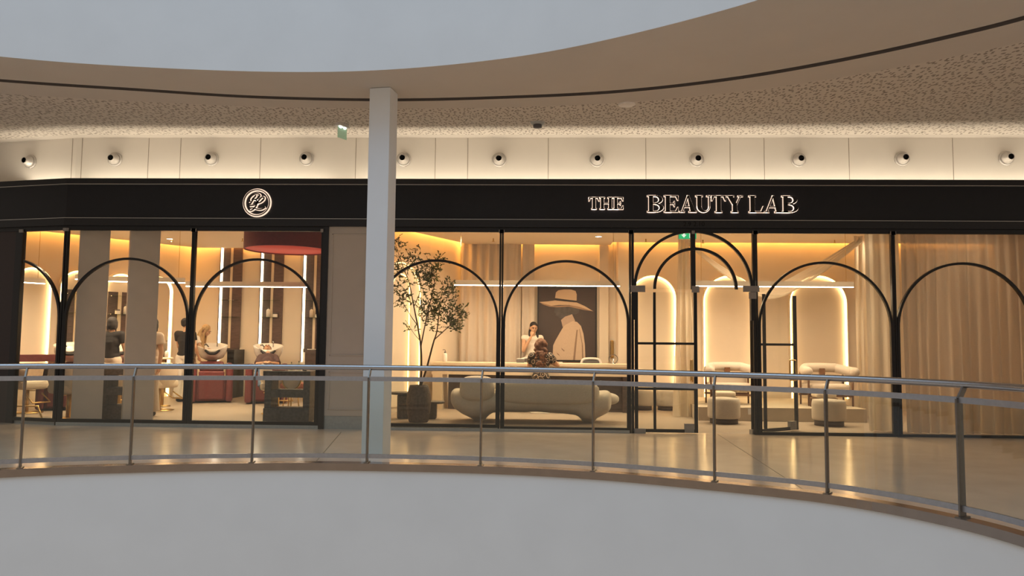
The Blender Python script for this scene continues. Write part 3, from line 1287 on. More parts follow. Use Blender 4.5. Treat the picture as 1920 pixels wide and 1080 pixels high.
# right salon
b = B()
b.b2((RW0.x - .1, YB_R, 0), (1.75, YB_R + .12, 3.74))
b.b2((1.82, YN, 0), (9.5, YN + .12, 3.74))
b.b2((1.70, YN, 0), (1.82, YB_R, 3.74))
b.b2((1.75, YB_R, 0), (1.82, YB_R + .12, 3.74))
S('wall_back_right', b, M_wall)
b = B()
wallseg(b, RW1, RW0, 0, 3.74, .12, 1)
wallseg(b, (RW1.x, .06), RW1, 0, 3.74, .12, 1)
S('wall_left_right_salon', b, M_wall)
b = B()
b.b2((9.4, .06, 0), (9.52, YN + .1, 3.74))
S('wall_right', b, M_wall)
b = B()
rt = Vector((RW0.x - RW1.x, RW0.y - RW1.y)).normalized()
rn = Vector((rt.y, -rt.x))
b.prism([RW1 + rn * SL + Vector((0, -.05)), (RW1.x + SL, .07), (9.4, .07), (9.4, YN - SL), (1.70 - SL, YN - SL), (1.70 - SL, YB_R - SL), RW0 + rn * SL + Vector((.06, -SL))], 'z', CR, CR + .06)
S('ceiling.007', b, M_ceil)
# skirting
b = B()
wallseg(b, oi(OB1, .015), oi(OB0, .015), 0, .09, .014, 1)
wallseg(b, (OB0.x, YB_L - .015), (XP, YB_L - .015), 0, .09, .014, 1)
b.b2((1.69, YN - .015, 0), (9.4, YN, .30))
S('baseboard_back', b, M_desk)
b = B()
b.b2((-7.9, YB_L - .02, 0.09), (XP, YB_L, 1.13))
S('trim_10', b, M_wall)

# cove lamps in the slots above the wall tops
COVE = 0.54


def cove(p, q, z, power):
    p, q = Vector(p), Vector(q)
    m = (p + q) / 2
    d = q - p
    area('cove_light', (m.x, m.y, z), (d.length, .05), power * d.length * COVE, AMBER, rot=(0, 0, math.atan2(d.y, d.x)))


cove((OB0.x, YB_L - .07), (XP, YB_L - .07), 3.66, 13)
cove(oi(OB1, .07), oi(OB0, .07), 3.66, 13)
cove((RW0.x, YB_R - .07), (1.68, YB_R - .07), 3.62, 13)
cove((1.72, YN - .07), (9.3, YN - .07), 3.62, 13)
cove(RW1 + rn * .07, RW0 + rn * .07, 3.62, 13)


# downlights
def downlight(label, loc, power, grp=None, parts=True):
    t = thing('downlight', label, 'downlight', loc, 0, grp)
    b = B()
    b.lathe([(.062, .004), (.075, .003), (.078, -.004), (.060, -.008), (.060, .004)], n=24)
    b.build('trim_ring', M_mugwhite, t, smooth=True)
    b = B()
    b.lathe([(.0, -.005), (.060, -.006), (.060, .004), (.0, .004)], n=24)
    b.build('lens', M_spot, t)
    l = bpy.data.lights.new('downlight_beam', 'SPOT')
    l.energy = power
    l.color = (1.0, 0.77, 0.50)
    l.spot_size = math.radians(155)
    l.spot_blend = 0.8
    l.shadow_soft_size = .06
    o = bpy.data.objects.new('downlight_beam', l)
    o.location = (0, 0, -.02)
    COL.objects.link(o)
    o.parent = t
    return t


for px, py, wh in ((848, 432.5, 'left one of the pair seen left of the middle mullion'), (870, 432.5, 'right one of the pair seen left of the middle mullion'),
                   (953, 431.5, 'just right of the mullion above the reception sofa'), (1064, 431.5, 'above the framed picture window')):
    p = onz(px, py, CR)
    downlight('round ceiling downlight ' + wh, (p.x, p.y, CR - .002), 62)
# further downlights of the rows, out of sight above the shopfront head
for x, y in ((3.2, 1.2), (5.0, 1.2), (6.8, 1.2), (4.1, 2.6), (-0.5, 1.0), (1.2, 3.4), (6.3, 2.6)):
    downlight('round ceiling downlight in the right salon behind the dark band', (x, y, CR - .002), 62, 'right salon downlights behind the dark band')
for x, y in ((-6.4, 1.1), (-8.2, 1.4), (-4.4, 4.6), (-6.2, 4.6), (-8.0, 4.4), (-4.0, 3.2)):
    downlight('round ceiling downlight in the left salon behind the dark band', (x, y, CL - .002), 80, 'left salon downlights behind the dark band')


# linear pendants
def linear_pendant(label, p, q, z, cables=True, ceil=CR, power=30):
    p, q = Vector(p), Vector(q)
    m = (p + q) / 2
    L = (q - p).length
    t = thing('linear_pendant', label, 'pendant light', (m.x, m.y, z), math.atan2(q.y - p.y, q.x - p.x))
    b = B()
    b.box((0, 0, .055), (L, .06, .09))
    b.build('housing', M_wall, t)
    b = B()
    b.box((0, 0, .004), (L, .045, .014))
    b.build('light_strip', M_ledbar, t)
    for s in (-1, 1):
        b = B()
        b.cyl((s * (L / 2 - .12), 0, .09), (s * (L / 2 - .12), 0, ceil - z), .004, 6)
        b.build('cable', M_gold, t)
    area('pendant_light', (0, 0, -.012), (L * .98, .04), power * 1.7, (1.0, 0.76, 0.48), parent=t)
    return t


pz = lambda px, py, Y: at(px, py, Y).z
linear_pendant('long slim light bar hanging in front of the framed picture', (X(850, 2.8), 2.8), (X(1162, 2.8), 2.8), pz(1000, 536, 2.8), power=42)
linear_pendant('long slim light bar hanging in front of the two armchair niches', (X(1303, 2.0), 2.0), (X(1602, 2.0), 2.0), pz(1450, 538, 2.0), power=40)
linear_pendant('long slim light bar hanging below the burgundy drum shade', (X(345, 2.6), 2.6), (X(572, 2.6), 2.6), pz(450, 538, 2.6), ceil=CL, power=40)
linear_pendant('slim light bar hanging between the two salon pillars', (X(184, 2.6), 2.45), (X(335, 2.6), 2.75), pz(230, 529, 2.6), ceil=CL, power=25)
linear_pendant('short slim light bar across the leftmost arch mirror', (X(22, 1.9), 1.9), (X(78, 2.3), 2.3), pz(50, 530, 2.0), ceil=CL, power=12)
linear_pendant('short slim light bar left of the left pillar, just right of the corner mullion', (X(135, 2.4), 2.4), (X(157, 2.5), 2.5), pz(145, 524, 2.4), ceil=CL, power=8)


# ------------------------------------------------------------------ arches with LED outline
def arch_pts(w, h, z0, n=36):
    r = w / 2
    zc = h - r
    return [Vector((r, 0, z0))] + [Vector((r * math.cos(PI * k / n), 0, zc + r * math.sin(PI * k / n))) for k in range(n + 1)] + [Vector((-r, 0, z0))]


def arch_light(name, label, cat, loc, rz, w, h, z0=0.0, panel=M_wall, group=None, led=None):
    """arch on a wall facing local -y: shallow raised rim, LED line inside it, arched panel"""
    t = thing(name, label, cat, loc, rz, group)
    b = B()
    pts = arch_pts(w, h, z0)
    b.sweep([p + Vector((0, -.035, 0)) for p in pts], .022, .07, up=Vector((0, 1, 0)))
    b.build('rim', M_wall, t)
    b = B()
    pi = arch_pts(w - .07, h - .035, z0)
    b.sweep([p + Vector((0, -.045, 0)) for p in pi], .010, .016, up=Vector((0, 1, 0)))
    b.build('led_strip', led or M_led, t)
    b = B()
    pp = arch_pts(w - .02, h - .01, z0)
    b.prism([(p.x, p.z) for p in pp], 'y', -.012, 0)
    b.build('panel', panel, t)
    return t


for px0, px1, pya, z0, wh in ((1178, 1268, 516, 0.0, 'glowing arch outline on the wall behind the two low poufs'),
                              (1317, 1419, 516, .235, 'glowing arch outline behind the left armchair on the podium'),
                              (1479, 1588, 516, .235, 'glowing arch outline behind the right armchair on the podium')):
    xa, xb = X(px0, YN, 640), X(px1, YN, 640)
    arch_light('arched_light', wh, 'arch light', ((xa + xb) / 2, YN - .001, 0), 0, xb - xa, Z(pya, YN, (px0 + px1) / 2), z0)
# glowing arch on the slanted wall behind the tree
wa = math.atan2(rt.y, rt.x)


def rw_at(px):
    """point on the slanted wall seen at photo column px"""
    best = None
    for k in range(400):
        q = RW1 + (RW0 - RW1) * (k / 399)
        v = Vector((q.x, q.y, 1.6)) - CAMP
        e = abs(px - (960 + FPX * v.dot(_r) / v.dot(_f)))
        if best is None or e < best[0]:
            best = (e, q)
    return best[1]


q1, q0 = rw_at(785), rw_at(708)
pm = (q0 + q1) / 2
zap = CAMZ + (637 - 488) * (pm.y + CAMD) / FPX
arch_light('arched_light', 'glowing arch outline on the slanted wall behind the indoor tree', 'arch light', (pm.x + rn.x * .001, pm.y + rn.y * .001, 0), wa, (q1 - q0).length, zap, 0.1, led=M_ledsoft)
q1, q0 = rw_at(763), rw_at(727)
pm = (q0 + q1) / 2 + rn * .02
arch_light('arched_light', 'smaller glowing arch outline nested inside the larger one behind the tree', 'arch light', (pm.x, pm.y, 0), wa, (q1 - q0).length, zap - .22, 0.1, led=M_ledsoft)
# arched mirrors on the oblique wall; three get wall-coloured panels in place of reflections
oa = math.atan2((OB0 - OB1).y, (OB0 - OB1).x)
od = (OB0 - OB1).normalized()
onr = Vector((od.y, -od.x))


def ob_at(px):
    """point on the oblique wall seen at photo column px"""
    best = None
    for k in range(400):
        q = OB1 + (OB0 - OB1) * (k / 399)
        v = Vector((q.x, q.y, 1.6)) - CAMP
        e = abs(px - (960 + FPX * v.dot(_r) / v.dot(_f)))
        if best is None or e < best[0]:
            best = (e, q)
    return best[1]


for px, wh in ((55, 'leftmost arched mirror with glowing edge and plain wall colour as its reflection, beside the corner mullion'), (141, 'arched mirror with glowing edge and added shelves as its reflection, half behind the left pillar'),
               (222, 'arched mirror with glowing edge and added shelves as its reflection, between the two pillars'), (291, 'arched mirror with glowing edge, right of the right pillar')):
    q = ob_at(px)
    arch_light('arched_mirror' if px == 291 else 'arched_light', wh, 'mirror' if px == 291 else 'arch light', (q.x + onr.x * .002, q.y + onr.y * .002, 0), oa, .72, 2.78, .02, panel=M_mirror if px == 291 else M_wall)

# ------------------------------------------------------------------ right salon: lounge and reception
def superellipse(rx, rz, n=24, e=2.6):
    out = []
    for k in range(n):
        a = 2 * PI * k / n
        c, s = math.cos(a), math.sin(a)
        out.append((rx * math.copysign(abs(c) ** (2 / e), c), rz * math.copysign(abs(s) ** (2 / e), s)))
    return out


def loft_x(b, secs, e=2.6, n=24):
    """secs: (x, y centre, z centre, half depth, half height)"""
    rings = []
    for x, yc, zc, hy, hz in secs:
        rings.append([Vector((x, yc + p[0], zc + p[1])) for p in superellipse(hy, hz, n, e)])
    b.rings(rings)
    return b


def pillow(b, c, d, e=2.8, n=28, m=14):
    """soft box (superellipsoid)"""
    rings = []
    for i in range(m + 1):
        t = -PI / 2 + PI * i / m
        ct, stt = math.cos(t), math.sin(t)
        f = abs(ct) ** (2 / e)
        x = math.copysign(abs(stt) ** (2 / e), stt) * d[0] / 2
        f = max(f, .004)
        rings.append([Vector((c[0] + x, c[1] + p[0] * f, c[2] + p[1] * f)) for p in superellipse(d[1] / 2, d[2] / 2, n, e)])
    b.rings(rings)
    return b


# sofa seen from behind
SY = 1.25
sx0, sx1 = X(843, SY, 760), X(1164, SY, 745)
t = thing('sofa', 'bulbous grey beige boucle sofa with its back to the shop window', 'sofa', ((sx0 + sx1) / 2, SY, 0))
sl = lambda px, py=750: X(px, SY, py) - (sx0 + sx1) / 2
sz = lambda py: Z(py, SY, 1000)
b = B()
secs = [(sl(843), 0.15, .41, .02, .02), (sl(845), .15, .40, .17, .10), (sl(850), .17, .38, .26, .165), (sl(866), .20, .33, .36, .215), (sl(885), .22, .29, .40, .255),
        (sl(905), .22, .30, .42, .25), (sl(925), .22, .345, .42, .20), (sl(950), .22, .34, .42, .185), (sl(985), .22, .335, .42, .18), (sl(1004), .22, .345, .41, .17),
        (sl(1025), .22, .335, .42, .18), (sl(1060), .22, .325, .42, .185), (sl(1080), .22, .315, .42, .195), (sl(1096), .22, .27, .42, .235), (sl(1110), .22, .27, .41, .24),
        (sl(1125), .22, .31, .38, .22), (sl(1140), .20, .35, .32, .19), (sl(1146), .2, .37, .22, .14), (sl(1149), .2, .38, .03, .03)]
loft_x(b, secs, 2.4, 28)
for px in (897, 1105):
    rings = []
    for z, r1, r2 in ((.18, .24, .22), (.12, .20, .19), (.05, .13, .13), (0.0, .105, .105)):
        rings.append([Vector((sl(px) + r1 * math.cos(a), .20 + r2 * math.sin(a), z)) for a in [2 * PI * k / 24 for k in range(24)]])
    b.rings(rings)
b.remesh('base', M_sofa, t, voxel=.022, smooth_it=6)
b = B()
pillow(b, ((sl(863) + sl(928)) / 2, -.10, (sz(705) + sz(752)) / 2), (sl(928) - sl(863), .40, sz(705) - sz(752)), 3.0)
b.build('back_cushion', M_sofa, t, smooth=True)
b = B()
pillow(b, ((sl(929) + sl(1123)) / 2, -.10, (sz(711) + sz(757)) / 2), (sl(1123) - sl(929), .40, sz(711) - sz(757)), 3.4)
b.build('back_cushion', M_sofa, t, smooth=True)
b = B()
pillow(b, ((sl(1085) + sl(1164)) / 2, .30, (sz(737) + sz(760)) / 2), (sl(1164) - sl(1085), .62, .22), 2.6)
b.build('armrest', M_sofa, t, smooth=True)
b = B()
pillow(b, (sl(930), .42, .50), (.34, .5, .34), 2.4)
b.build('cushion', M_fabric, t, smooth=True)

# clay pot, tree, pedestal tables
PY_ = 1.12
pc = Vector((X(785, PY_, 760), PY_, 0))
t = thing('plant_pot', 'tall dark brown barrel shaped pot holding the indoor tree', 'plant pot', pc)
pr = (X(808, PY_, 760) - X(762, PY_, 760)) / 2
ph_ = Z(722, PY_, 785)
b = B()
b.lathe([(0, 0), (pr * .74, 0), (pr * .80, .02), (pr * .95, ph_ * .3), (pr, ph_ * .52), (pr * .95, ph_ * .75), (pr * .80, ph_ * .93), (pr * .74, ph_), (pr * .64, ph_), (pr * .64, ph_ - .06)], n=40)
b.build('pot', M_pot, t, smooth=True)
b = B()
b.lathe([(0, ph_ - .045), (pr * .645, ph_ - .05)], n=28)
b.build('soil', M_soil, t)


def tpt(px, py, dy=0.0):
    p = at(px, py, PY_ + dy)
    return p - pc


tree = thing('indoor_tree', 'slender indoor tree with sparse small green leaves rising from the clay pot', 'tree', pc)
rnd = random.Random(4)
b = B()
base = Vector((0.02, 0, ph_ - .05))
stems = {
    'a': [(base, .020), (tpt(790, 690), .018), (tpt(789, 650), .016), (tpt(783, 610), .013), (tpt(776, 575), .010), (tpt(767, 530), .008), (tpt(752, 490), .005), (tpt(741, 455, .1), .003)],
    'b': [(base, .019), (tpt(800, 690), .016), (tpt(812, 645, .05), .014), (tpt(819, 622, .05), .010), (tpt(823, 590, .1), .008), (tpt(826, 560, .1), .005), (tpt(830, 545, .1), .003)],
    'c': [(tpt(789, 650), .012), (tpt(797, 610, -.05), .010), (tpt(806, 570, -.08), .007), (tpt(815, 530, -.08), .005), (tpt(812, 500, -.08), .003)],
    'd': [(tpt(813, 638, .05), .010), (tpt(835, 618, .02), .008), (tpt(855, 600, 0), .005), (tpt(868, 590, 0), .003)],
    'e': [(tpt(783, 610), .008), (tpt(770, 592, .1), .006), (tpt(752, 560, .12), .004), (tpt(742, 540, .15), .003)],
    'f': [(tpt(776, 575), .007), (tpt(788, 545, .1), .006), (tpt(786, 515, .1), .004), (tpt(778, 480, .1), .003)],
    'g': [(tpt(806, 570, -.08), .006), (tpt(792, 540, -.1), .004), (tpt(785, 520, -.1), .003)],
    'h': [(tpt(815, 530, -.08), .005), (tpt(806, 500, -.05), .004), (tpt(800, 480, -.05), .003)],
    'i': [(tpt(823, 590, .1), .006), (tpt(838, 560, .14), .004), (tpt(845, 535, .16), .003)],
    'j': [(tpt(789, 640), .006), (tpt(776, 625, -.06), .004), (tpt(760, 600, -.1), .003)],
}
for st in stems.values():
    q = spline([p for p, r in st], 4)
    rr = []
    for k in range(len(q)):
        u = k / (len(q) - 1) * (len(st) - 1)
        i = min(int(u), len(st) - 2)
        rr.append(st[i][1] * (1 - (u - i)) + st[i + 1][1] * (u - i))
    b.tube(q, rr, 7)
lb = B()


def leaf(p, d, s):
    d = d.normalized()
    sd = d.cross(Vector((rnd.uniform(-1, 1), rnd.uniform(-1, 1), rnd.uniform(.2, 1)))).normalized()
    up = sd.cross(d) * .12 * s
    w = s * .30
    vs = [lb.bm.verts.new(q) for q in (p, p + d * s * .45 + sd * w + up, p + d * s, p + d * s * .45 - sd * w + up)]
    mid = lb.bm.verts.new(p + d * s * .5)
    for tri in ((vs[0], vs[1], mid), (vs[1], vs[2], mid), (vs[2], vs[3], mid), (vs[3], vs[0], mid)):
        lb.bm.faces.new(tri)


# leaf masses read off the photo: pixel centre, spread, how many twigs
for (px, py, rx, ry, n) in ((746, 460, 8, 16, 10), (752, 500, 14, 18, 13), (765, 490, 14, 16, 8), (783, 478, 10, 14, 7), (748, 545, 14, 18, 14), (757, 565, 14, 12, 12), (776, 520, 14, 16, 9),
                            (808, 505, 20, 14, 20), (822, 490, 12, 8, 9), (795, 525, 16, 14, 16), (806, 520, 10, 12, 12), (808, 545, 12, 12, 8), (805, 575, 18, 14, 26), (806, 597, 14, 12, 16), (826, 560, 14, 12, 10),
                            (843, 545, 8, 12, 10), (845, 560, 8, 10, 7), (838, 535, 7, 5, 5), (842, 588, 14, 10, 10), (858, 585, 14, 9, 13), (866, 600, 9, 12, 11), (845, 608, 14, 12, 14), (828, 595, 12, 12, 8), (812, 615, 9, 10, 4), (856, 615, 10, 6, 6), (772, 620, 8, 5, 3)):
    for k in range(int(n * 1.8)):
        a, rr = rnd.uniform(0, 2 * PI), math.sqrt(rnd.random())
        c = tpt(px + rx * rr * math.cos(a), py + ry * rr * math.sin(a), rnd.uniform(-.16, .16))
        d = Vector((rnd.uniform(-1, 1), rnd.uniform(-.8, .8), rnd.uniform(-.4, .9))).normalized()
        ln = rnd.uniform(.08, .16)
        tw = [c, c + d * ln * .5 + Vector((0, 0, .01)), c + d * ln]
        b.tube(tw, .0018, 4)
        for j in range(5):
            u = .15 + .2 * j
            leaf(c + d * ln * u, (d + Vector((rnd.uniform(-1, 1), rnd.uniform(-1, 1), rnd.uniform(-.6, .6))) * .9), rnd.uniform(.038, .060))
b.build('trunk', M_bark, tree)
lb.build('foliage', M_leaf, tree, recalc=False)


def pedestal_table(label, px0, px1, pyt, bx0, bx1, Y):
    xa, xb = X(px0, Y, pyt), X(px1, Y, pyt)
    z = Z(pyt, Y, px0)
    t = thing('side_table', label, 'side table', ((xa + xb) / 2, Y, 0))
    r = (xb - xa) / 2
    b = B()
    b.lathe([(0, z - .035), (r * .97, z - .035), (r, z - .028), (r, z - .006), (r * .985, z), (0, z)], n=40)
    b.build('table_top', M_darkstone, t)
    w = X(bx1, Y, 770) - X(bx0, Y, 770)
    cx = (X(bx0, Y, 770) + X(bx1, Y, 770)) / 2 - (xa + xb) / 2
    b = B()
    b.box((cx, 0, (z - .035) / 2), (w, min(w, .42), z - .035), bev=.03, seg=3)
    b.build('pedestal', M_darkstone, t)
    return t


pedestal_table('dark round side table left of the clay pot beside the white column', 732, 776, 735, 746, 770, 1.66)
pedestal_table('lower dark round side table right of the clay pot', 795, 834, 752, 802, 819, 1.65)

# reception counter
CYF, CROT = 3.28, math.radians(-4)
cxa, cxb = X(806, 3.2, 690), X(1184, 3.2, 690)
CX = (cxa + cxb) / 2
CW = cxb - cxa
t = thing('reception_counter', 'long cream reception counter with dark brown front panel behind the sofa', 'counter', (CX, CYF + .3, 0), CROT)
TOPZ = 0.93
b = B()
b.box((0, 0, TOPZ - .03), (CW, .66, .06), bev=.006)
b.build('worktop', M_desk, t)
b = B()
b.box((0, -.27, TOPZ - .15), (CW - .04, .06, .18))
b.build('apron', M_desk, t)
b = B()
b.box((.13, -.16, .345), (CW - .42, .05, .69))
b.build('front_panel', M_darkwood, t)
b = B()
b.box((-CW / 2 + .14, -.04, .345), (.20, .52, .69))
b.build('end_panel', M_desk, t)
b = B()
b.box((CW / 2 - .10, -.02, .345), (.10, .50, .69))
b.build('end_panel', M_darkwood, t)


def on_counter(px, back=.0):
    """point on the worktop along photo column px"""
    k = (X(px, CYF + .3, 680) - CX) / math.cos(CROT)
    v = Vector((k, back, 0))
    m = Matrix.Rotation(CROT, 3, 'Z')
    return Vector((CX, CYF + .3, TOPZ)) + m @ v


t = thing('pump_bottle', 'white pump bottle standing on the left end of the reception counter', 'bottle', on_counter(833, .0))
b = B()
b.lathe([(0, 0), (.042, 0), (.045, .01), (.045, .15), (.036, .165), (.018, .17), (.018, .18)], n=24)
b.build('bottle', M_mugwhite, t, smooth=True)
b = B()
b.cyl((0, 0, .178), (0, 0, .205), .020, 14)
b.tube([(0, 0, .20), (0, 0, .235), (-.012, 0, .242), (-.05, 0, .240)], .007, 8)
b.build('pump', M_greyplastic, t)
t = thing('card_terminal', 'small black box with pale top on the counter beside the standing woman', 'box', on_counter(976, -.02))
b = B()
b.box((0, 0, .04), (.16, .12, .075), bev=.008)
b.build('case', M_greyplastic, t)
b = B()
b.box((0, 0, .081), (.15, .11, .010), bev=.003)
b.build('lid', M_mugwhite, t)
t = thing('ring_ornament', 'thin silver ring ornament standing on the right end of the counter', 'ornament', on_counter(1149, .02))
b = B()
b.sweep([Vector((.085 * math.cos(2 * PI * k / 32), 0, .095 + .085 * math.sin(2 * PI * k / 32))) for k in range(32)], .012, .012, up=Vector((0, 1, 0)), closed=True)
b.build('ring', M_steel, t)
b = B()
b.lathe([(0, 0), (.05, 0), (.05, .012), (.01, .018), (.006, .10), (0, .10)], n=20)
b.build('foot', M_steel, t)
b = B()
b.box((0, 0, .012), (.10, .07, .025), bev=.006)
o = b.build('folded_towel', M_whitecloth, loc=on_counter(1050, -.05) + Vector((0, 0, 0)))
tag(o, 'small folded white towel on the counter right of the seated woman', 'towel')


def tub_chair(label, loc, rz):
    t = thing('counter_chair', label, 'chair', loc, rz)
    b = B()
    b.box((0, 0, .46), (.46, .46, .10), bev=.04, seg=3)
    b.build('seat', M_greyplastic, t, smooth=False)
    b = B()
    pts = [(-.24, .0, .50), (-.235, .20, .70), (-.20, .23, .92), (-.13, .245, 1.0), (.13, .245, 1.0), (.20, .23, .92), (.235, .20, .70), (.24, .0, .50)]
    b.tube(spline(pts, 5), .028, 10)
    b.build('back_frame', M_mugwhite, t)
    b = B()
    b.box((0, .235, .80), (.36, .03, .34), bev=.01)
    b.build('backrest', M_greyplastic, t)
    for sx in (-1, 1):
        for sy in (-1, 1):
            b = B()
            b.tube([(sx * .19, sy * .19, .42), (sx * .21, sy * .21, 0)], [.016, .011], 8)
            b.build('leg', M_wood, t)
    return t


def beside_counter(px, back):
    p = on_counter(px, back)
    return Vector((p.x, p.y, 0))


tub_chair('white framed grey chair at the counter right of the seated woman', beside_counter(1110, .58), CROT + .1)
tub_chair('white framed grey chair at the counter half behind the seated woman', beside_counter(984, .56), CROT - .2)

# framed picture of a woman in a wide hat
PX0, PX1, PYT, PYB = 1007, 1119, 537.5, 677
PYY = YB_R - .03
pa, pb = at(PX0, PYB, PYY), at(PX1, PYT, PYY)
pw, phh = pb.x - pa.x, pb.z - pa.z
t = thing('framed_picture', 'large dark framed picture of a figure in a wide pale hat', 'picture', (pa.x, PYY, pa.z))
b = B()
fr_ = .028
for (p, q) in (((0, 0), (pw, fr_)), ((0, phh - fr_), (pw, phh)), ((0, fr_), (fr_, phh - fr_)), ((pw - fr_, fr_), (pw, phh - fr_))):
    b.b2((p[0], -.03, p[1]), (q[0], .028, q[1]))
b.build('frame', M_black, t)
M_cv = [mat('print_brown_ground', (0.050, 0.031, 0.026), 0.5, var=.1, scale=6), mat('print_hat_cream', (0.62, 0.45, 0.30), .6, var=.03),
        mat('print_band_dark', (0.025, 0.018, 0.016), .6), mat('print_face_dark', (0.075, 0.064, 0.058), .6, var=.3, scale=9), mat('print_coat_cream', (0.58, 0.43, 0.31), .6, var=.04),
        mat('print_coat_fold', (0.28, 0.18, 0.12), .6), mat('print_collar', (0.46, 0.33, 0.25), .6), mat('print_brim_under', (0.34, 0.21, 0.13), .6)]
b = B()
b.b2((.02, -.004, .02), (pw - .02, .02, phh - .02))
zs = 1080 / 200.0


def art(pts, mi, lay):
    """outline in pixels of the enlarged picture view"""
    q = []
    for x, y in pts:
        u, v = 930 + x / zs, 500 + y / zs
        p = at(u, v, PYY)
        q.append((min(max(p.x - pa.x, .03), pw - .03), min(max(p.z - pa.z, .03), phh - .03)))
    b.mi = mi
    A = [b.bm.verts.new((x, -.0045 - .0006 * lay, z)) for x, z in q]
    f = b.bm.faces.new(A)
    f.material_index = mi
    b.mi = 0


art([(598, 418), (600, 400), (640, 392), (800, 392), (845, 420), (840, 460), (815, 480), (775, 485), (720, 490), (670, 525), (640, 520), (628, 505), (600, 490), (610, 478), (588, 462)], 3, 1)
art([(437, 360), (500, 372), (590, 398), (700, 392), (800, 392), (880, 415), (985, 452), (900, 440), (840, 428), (740, 405), (620, 412), (540, 405), (480, 385)], 7, 2)
art([(437, 358), (520, 352), (598, 342), (700, 350), (815, 362), (900, 400), (985, 452), (930, 435), (840, 405), (740, 388), (640, 388), (560, 395), (490, 375)], 1, 3)
art([(598, 318), (606, 262), (630, 240), (690, 231), (760, 232), (805, 246), (818, 280), (816, 348), (720, 336)], 1, 4)
art([(598, 318), (700, 332), (816, 345), (815, 363), (700, 352), (597, 342)], 2, 5)
art([(658, 540), (700, 505), (770, 482), (800, 545), (790, 570), (690, 620), (675, 610)], 6, 6)
art([(676, 618), (700, 590), (780, 550), (820, 560), (860, 600), (885, 680), (900, 790), (905, 952), (572, 952), (578, 800), (600, 750), (640, 680)], 4, 7)
art([(815, 640), (828, 640), (800, 952), (780, 952), (795, 800)], 5, 8)
art([(842, 625), (850, 640), (880, 800), (885, 952), (872, 952), (868, 780)], 5, 8)
art([(660, 822), (695, 850), (690, 860), (665, 838)], 5, 8)
art([(612, 868), (640, 890), (645, 905), (620, 885)], 5, 8)
b.build('canvas', M_cv, t, recalc=False)

# pale pilaster strips and pull handle right of the picture
b = B()
xa, xb = X(1124, YB_R - .1, 600), X(1141, YB_R - .1, 600)
b.b2((xa, YB_R - .10, 0), (xb, YB_R + .01, CR + .2))
S('trim_11', b, M_wall)
hp = at(1143, 671, YB_R - .02)
ht = at(1143, 638, YB_R - .02)
b = B()
b.box((hp.x + .05, YB_R - .03, (hp.z + ht.z) / 2), (.075, .05, ht.z - hp.z), bev=.024, seg=3)
tag(b.build('wall_handle', M_gold), 'tall bronze pull handle on the wall right of the framed picture', 'handle')


# ---- curtains: pleated sheets
def curtain_mesh(path, z0, z1, pleat=.035, wave=.11, m=None, seed=1, flare=0.0, nz_=14, hem=0.0):
    """pleated cloth hanging along a plan path"""
    r_ = random.Random(seed)
    path = [Vector(p) for p in path]
    tot = sum((q - p).length for p, q in zip(path, path[1:]))
    n = int(tot / (wave / 9))
    amp = [r_.uniform(.5, 1.15) for _ in range(int(tot / wave) + 3)]
    phs = [r_.uniform(-.35, .35) for _ in range(int(tot / wave) + 3)]
    b = B()
    rings = []
    for i in range(n + 1):
        d = tot * i / n
        acc = 0
        for p, q in zip(path, path[1:]):
            l = (q - p).length
            if d <= acc + l + 1e-9:
                break
            acc += l
        u = (d - acc) / l
        c = p + (q - p) * u
        tn = (q - p).normalized()
        nn = Vector((tn.y, -tn.x))
        k = d / wave
        ki = int(k)
        a = amp[ki] * (1 - (k - ki)) + amp[ki + 1] * (k - ki)
        phv = phs[ki] * (1 - (k - ki)) + phs[ki + 1] * (k - ki)
        col = []
        for j in range(nz_ + 1):
            v = j / nz_
            z = z0 + (z1 - z0) * v
            w = math.sin(2 * PI * (k + phv * (1 - v))) * pleat * a * (1.0 + flare * (1 - v))
            w += .25 * pleat * math.sin(2 * PI * (k * 2.3 + 3 * phv) + v * 3)
            col.append(Vector((c.x + nn.x * w, c.y + nn.y * w, z + (hem * math.sin(k * 1.7) if j == 0 else 0))))
        rings.append(col)
    b.rings(rings, close=False, cap=False)
    return b


def curtain(label, path, z0, z1, m, **kw):
    b = curtain_mesh(path, z0, z1, **kw)
    o = b.build('curtain', m, recalc=False)
    return tag(o, label, 'curtain')


curtain('cream linen curtain on the back wall left of the framed picture', [(X(862, 4.7), 4.70), (X(976, 4.7), 4.70)], .04, 3.62, M_curtain, seed=3, wave=.19, pleat=.05)
curtain('straight cream curtain close beside the framed picture behind the standing woman', [(X(978, 4.74), 4.74), (X(1001, 4.74), 4.74)], .04, 3.62, M_curtain, seed=5, wave=.20, pleat=.025)
CYR = .42
curtain('tall sheer taupe curtain behind the rightmost window', [(X(1694, CYR), CYR), (X(1925, CYR) + 2.2, CYR)], .01, 3.44, M_sheer, seed=8, wave=.155, pleat=.042, flare=.6)
curtain('bunched cream sheer curtain trailing on the floor left of the rightmost window', [(X(1628, .62), .66), (X(1668, .6), .60), (X(1690, .58), .58)], .01, 3.44, M_drape, seed=9, wave=.17, pleat=.06, flare=.6)
b = curtain_mesh([(X(1608, 2.9), 2.95), (X(1640, 2.9), 2.85)], .01, 3.42, seed=12, wave=.11, pleat=.035)
tag(b.build('curtain', M_drape, recalc=False), 'narrow cream sheer curtain hanging beside the right armchair', 'curtain')


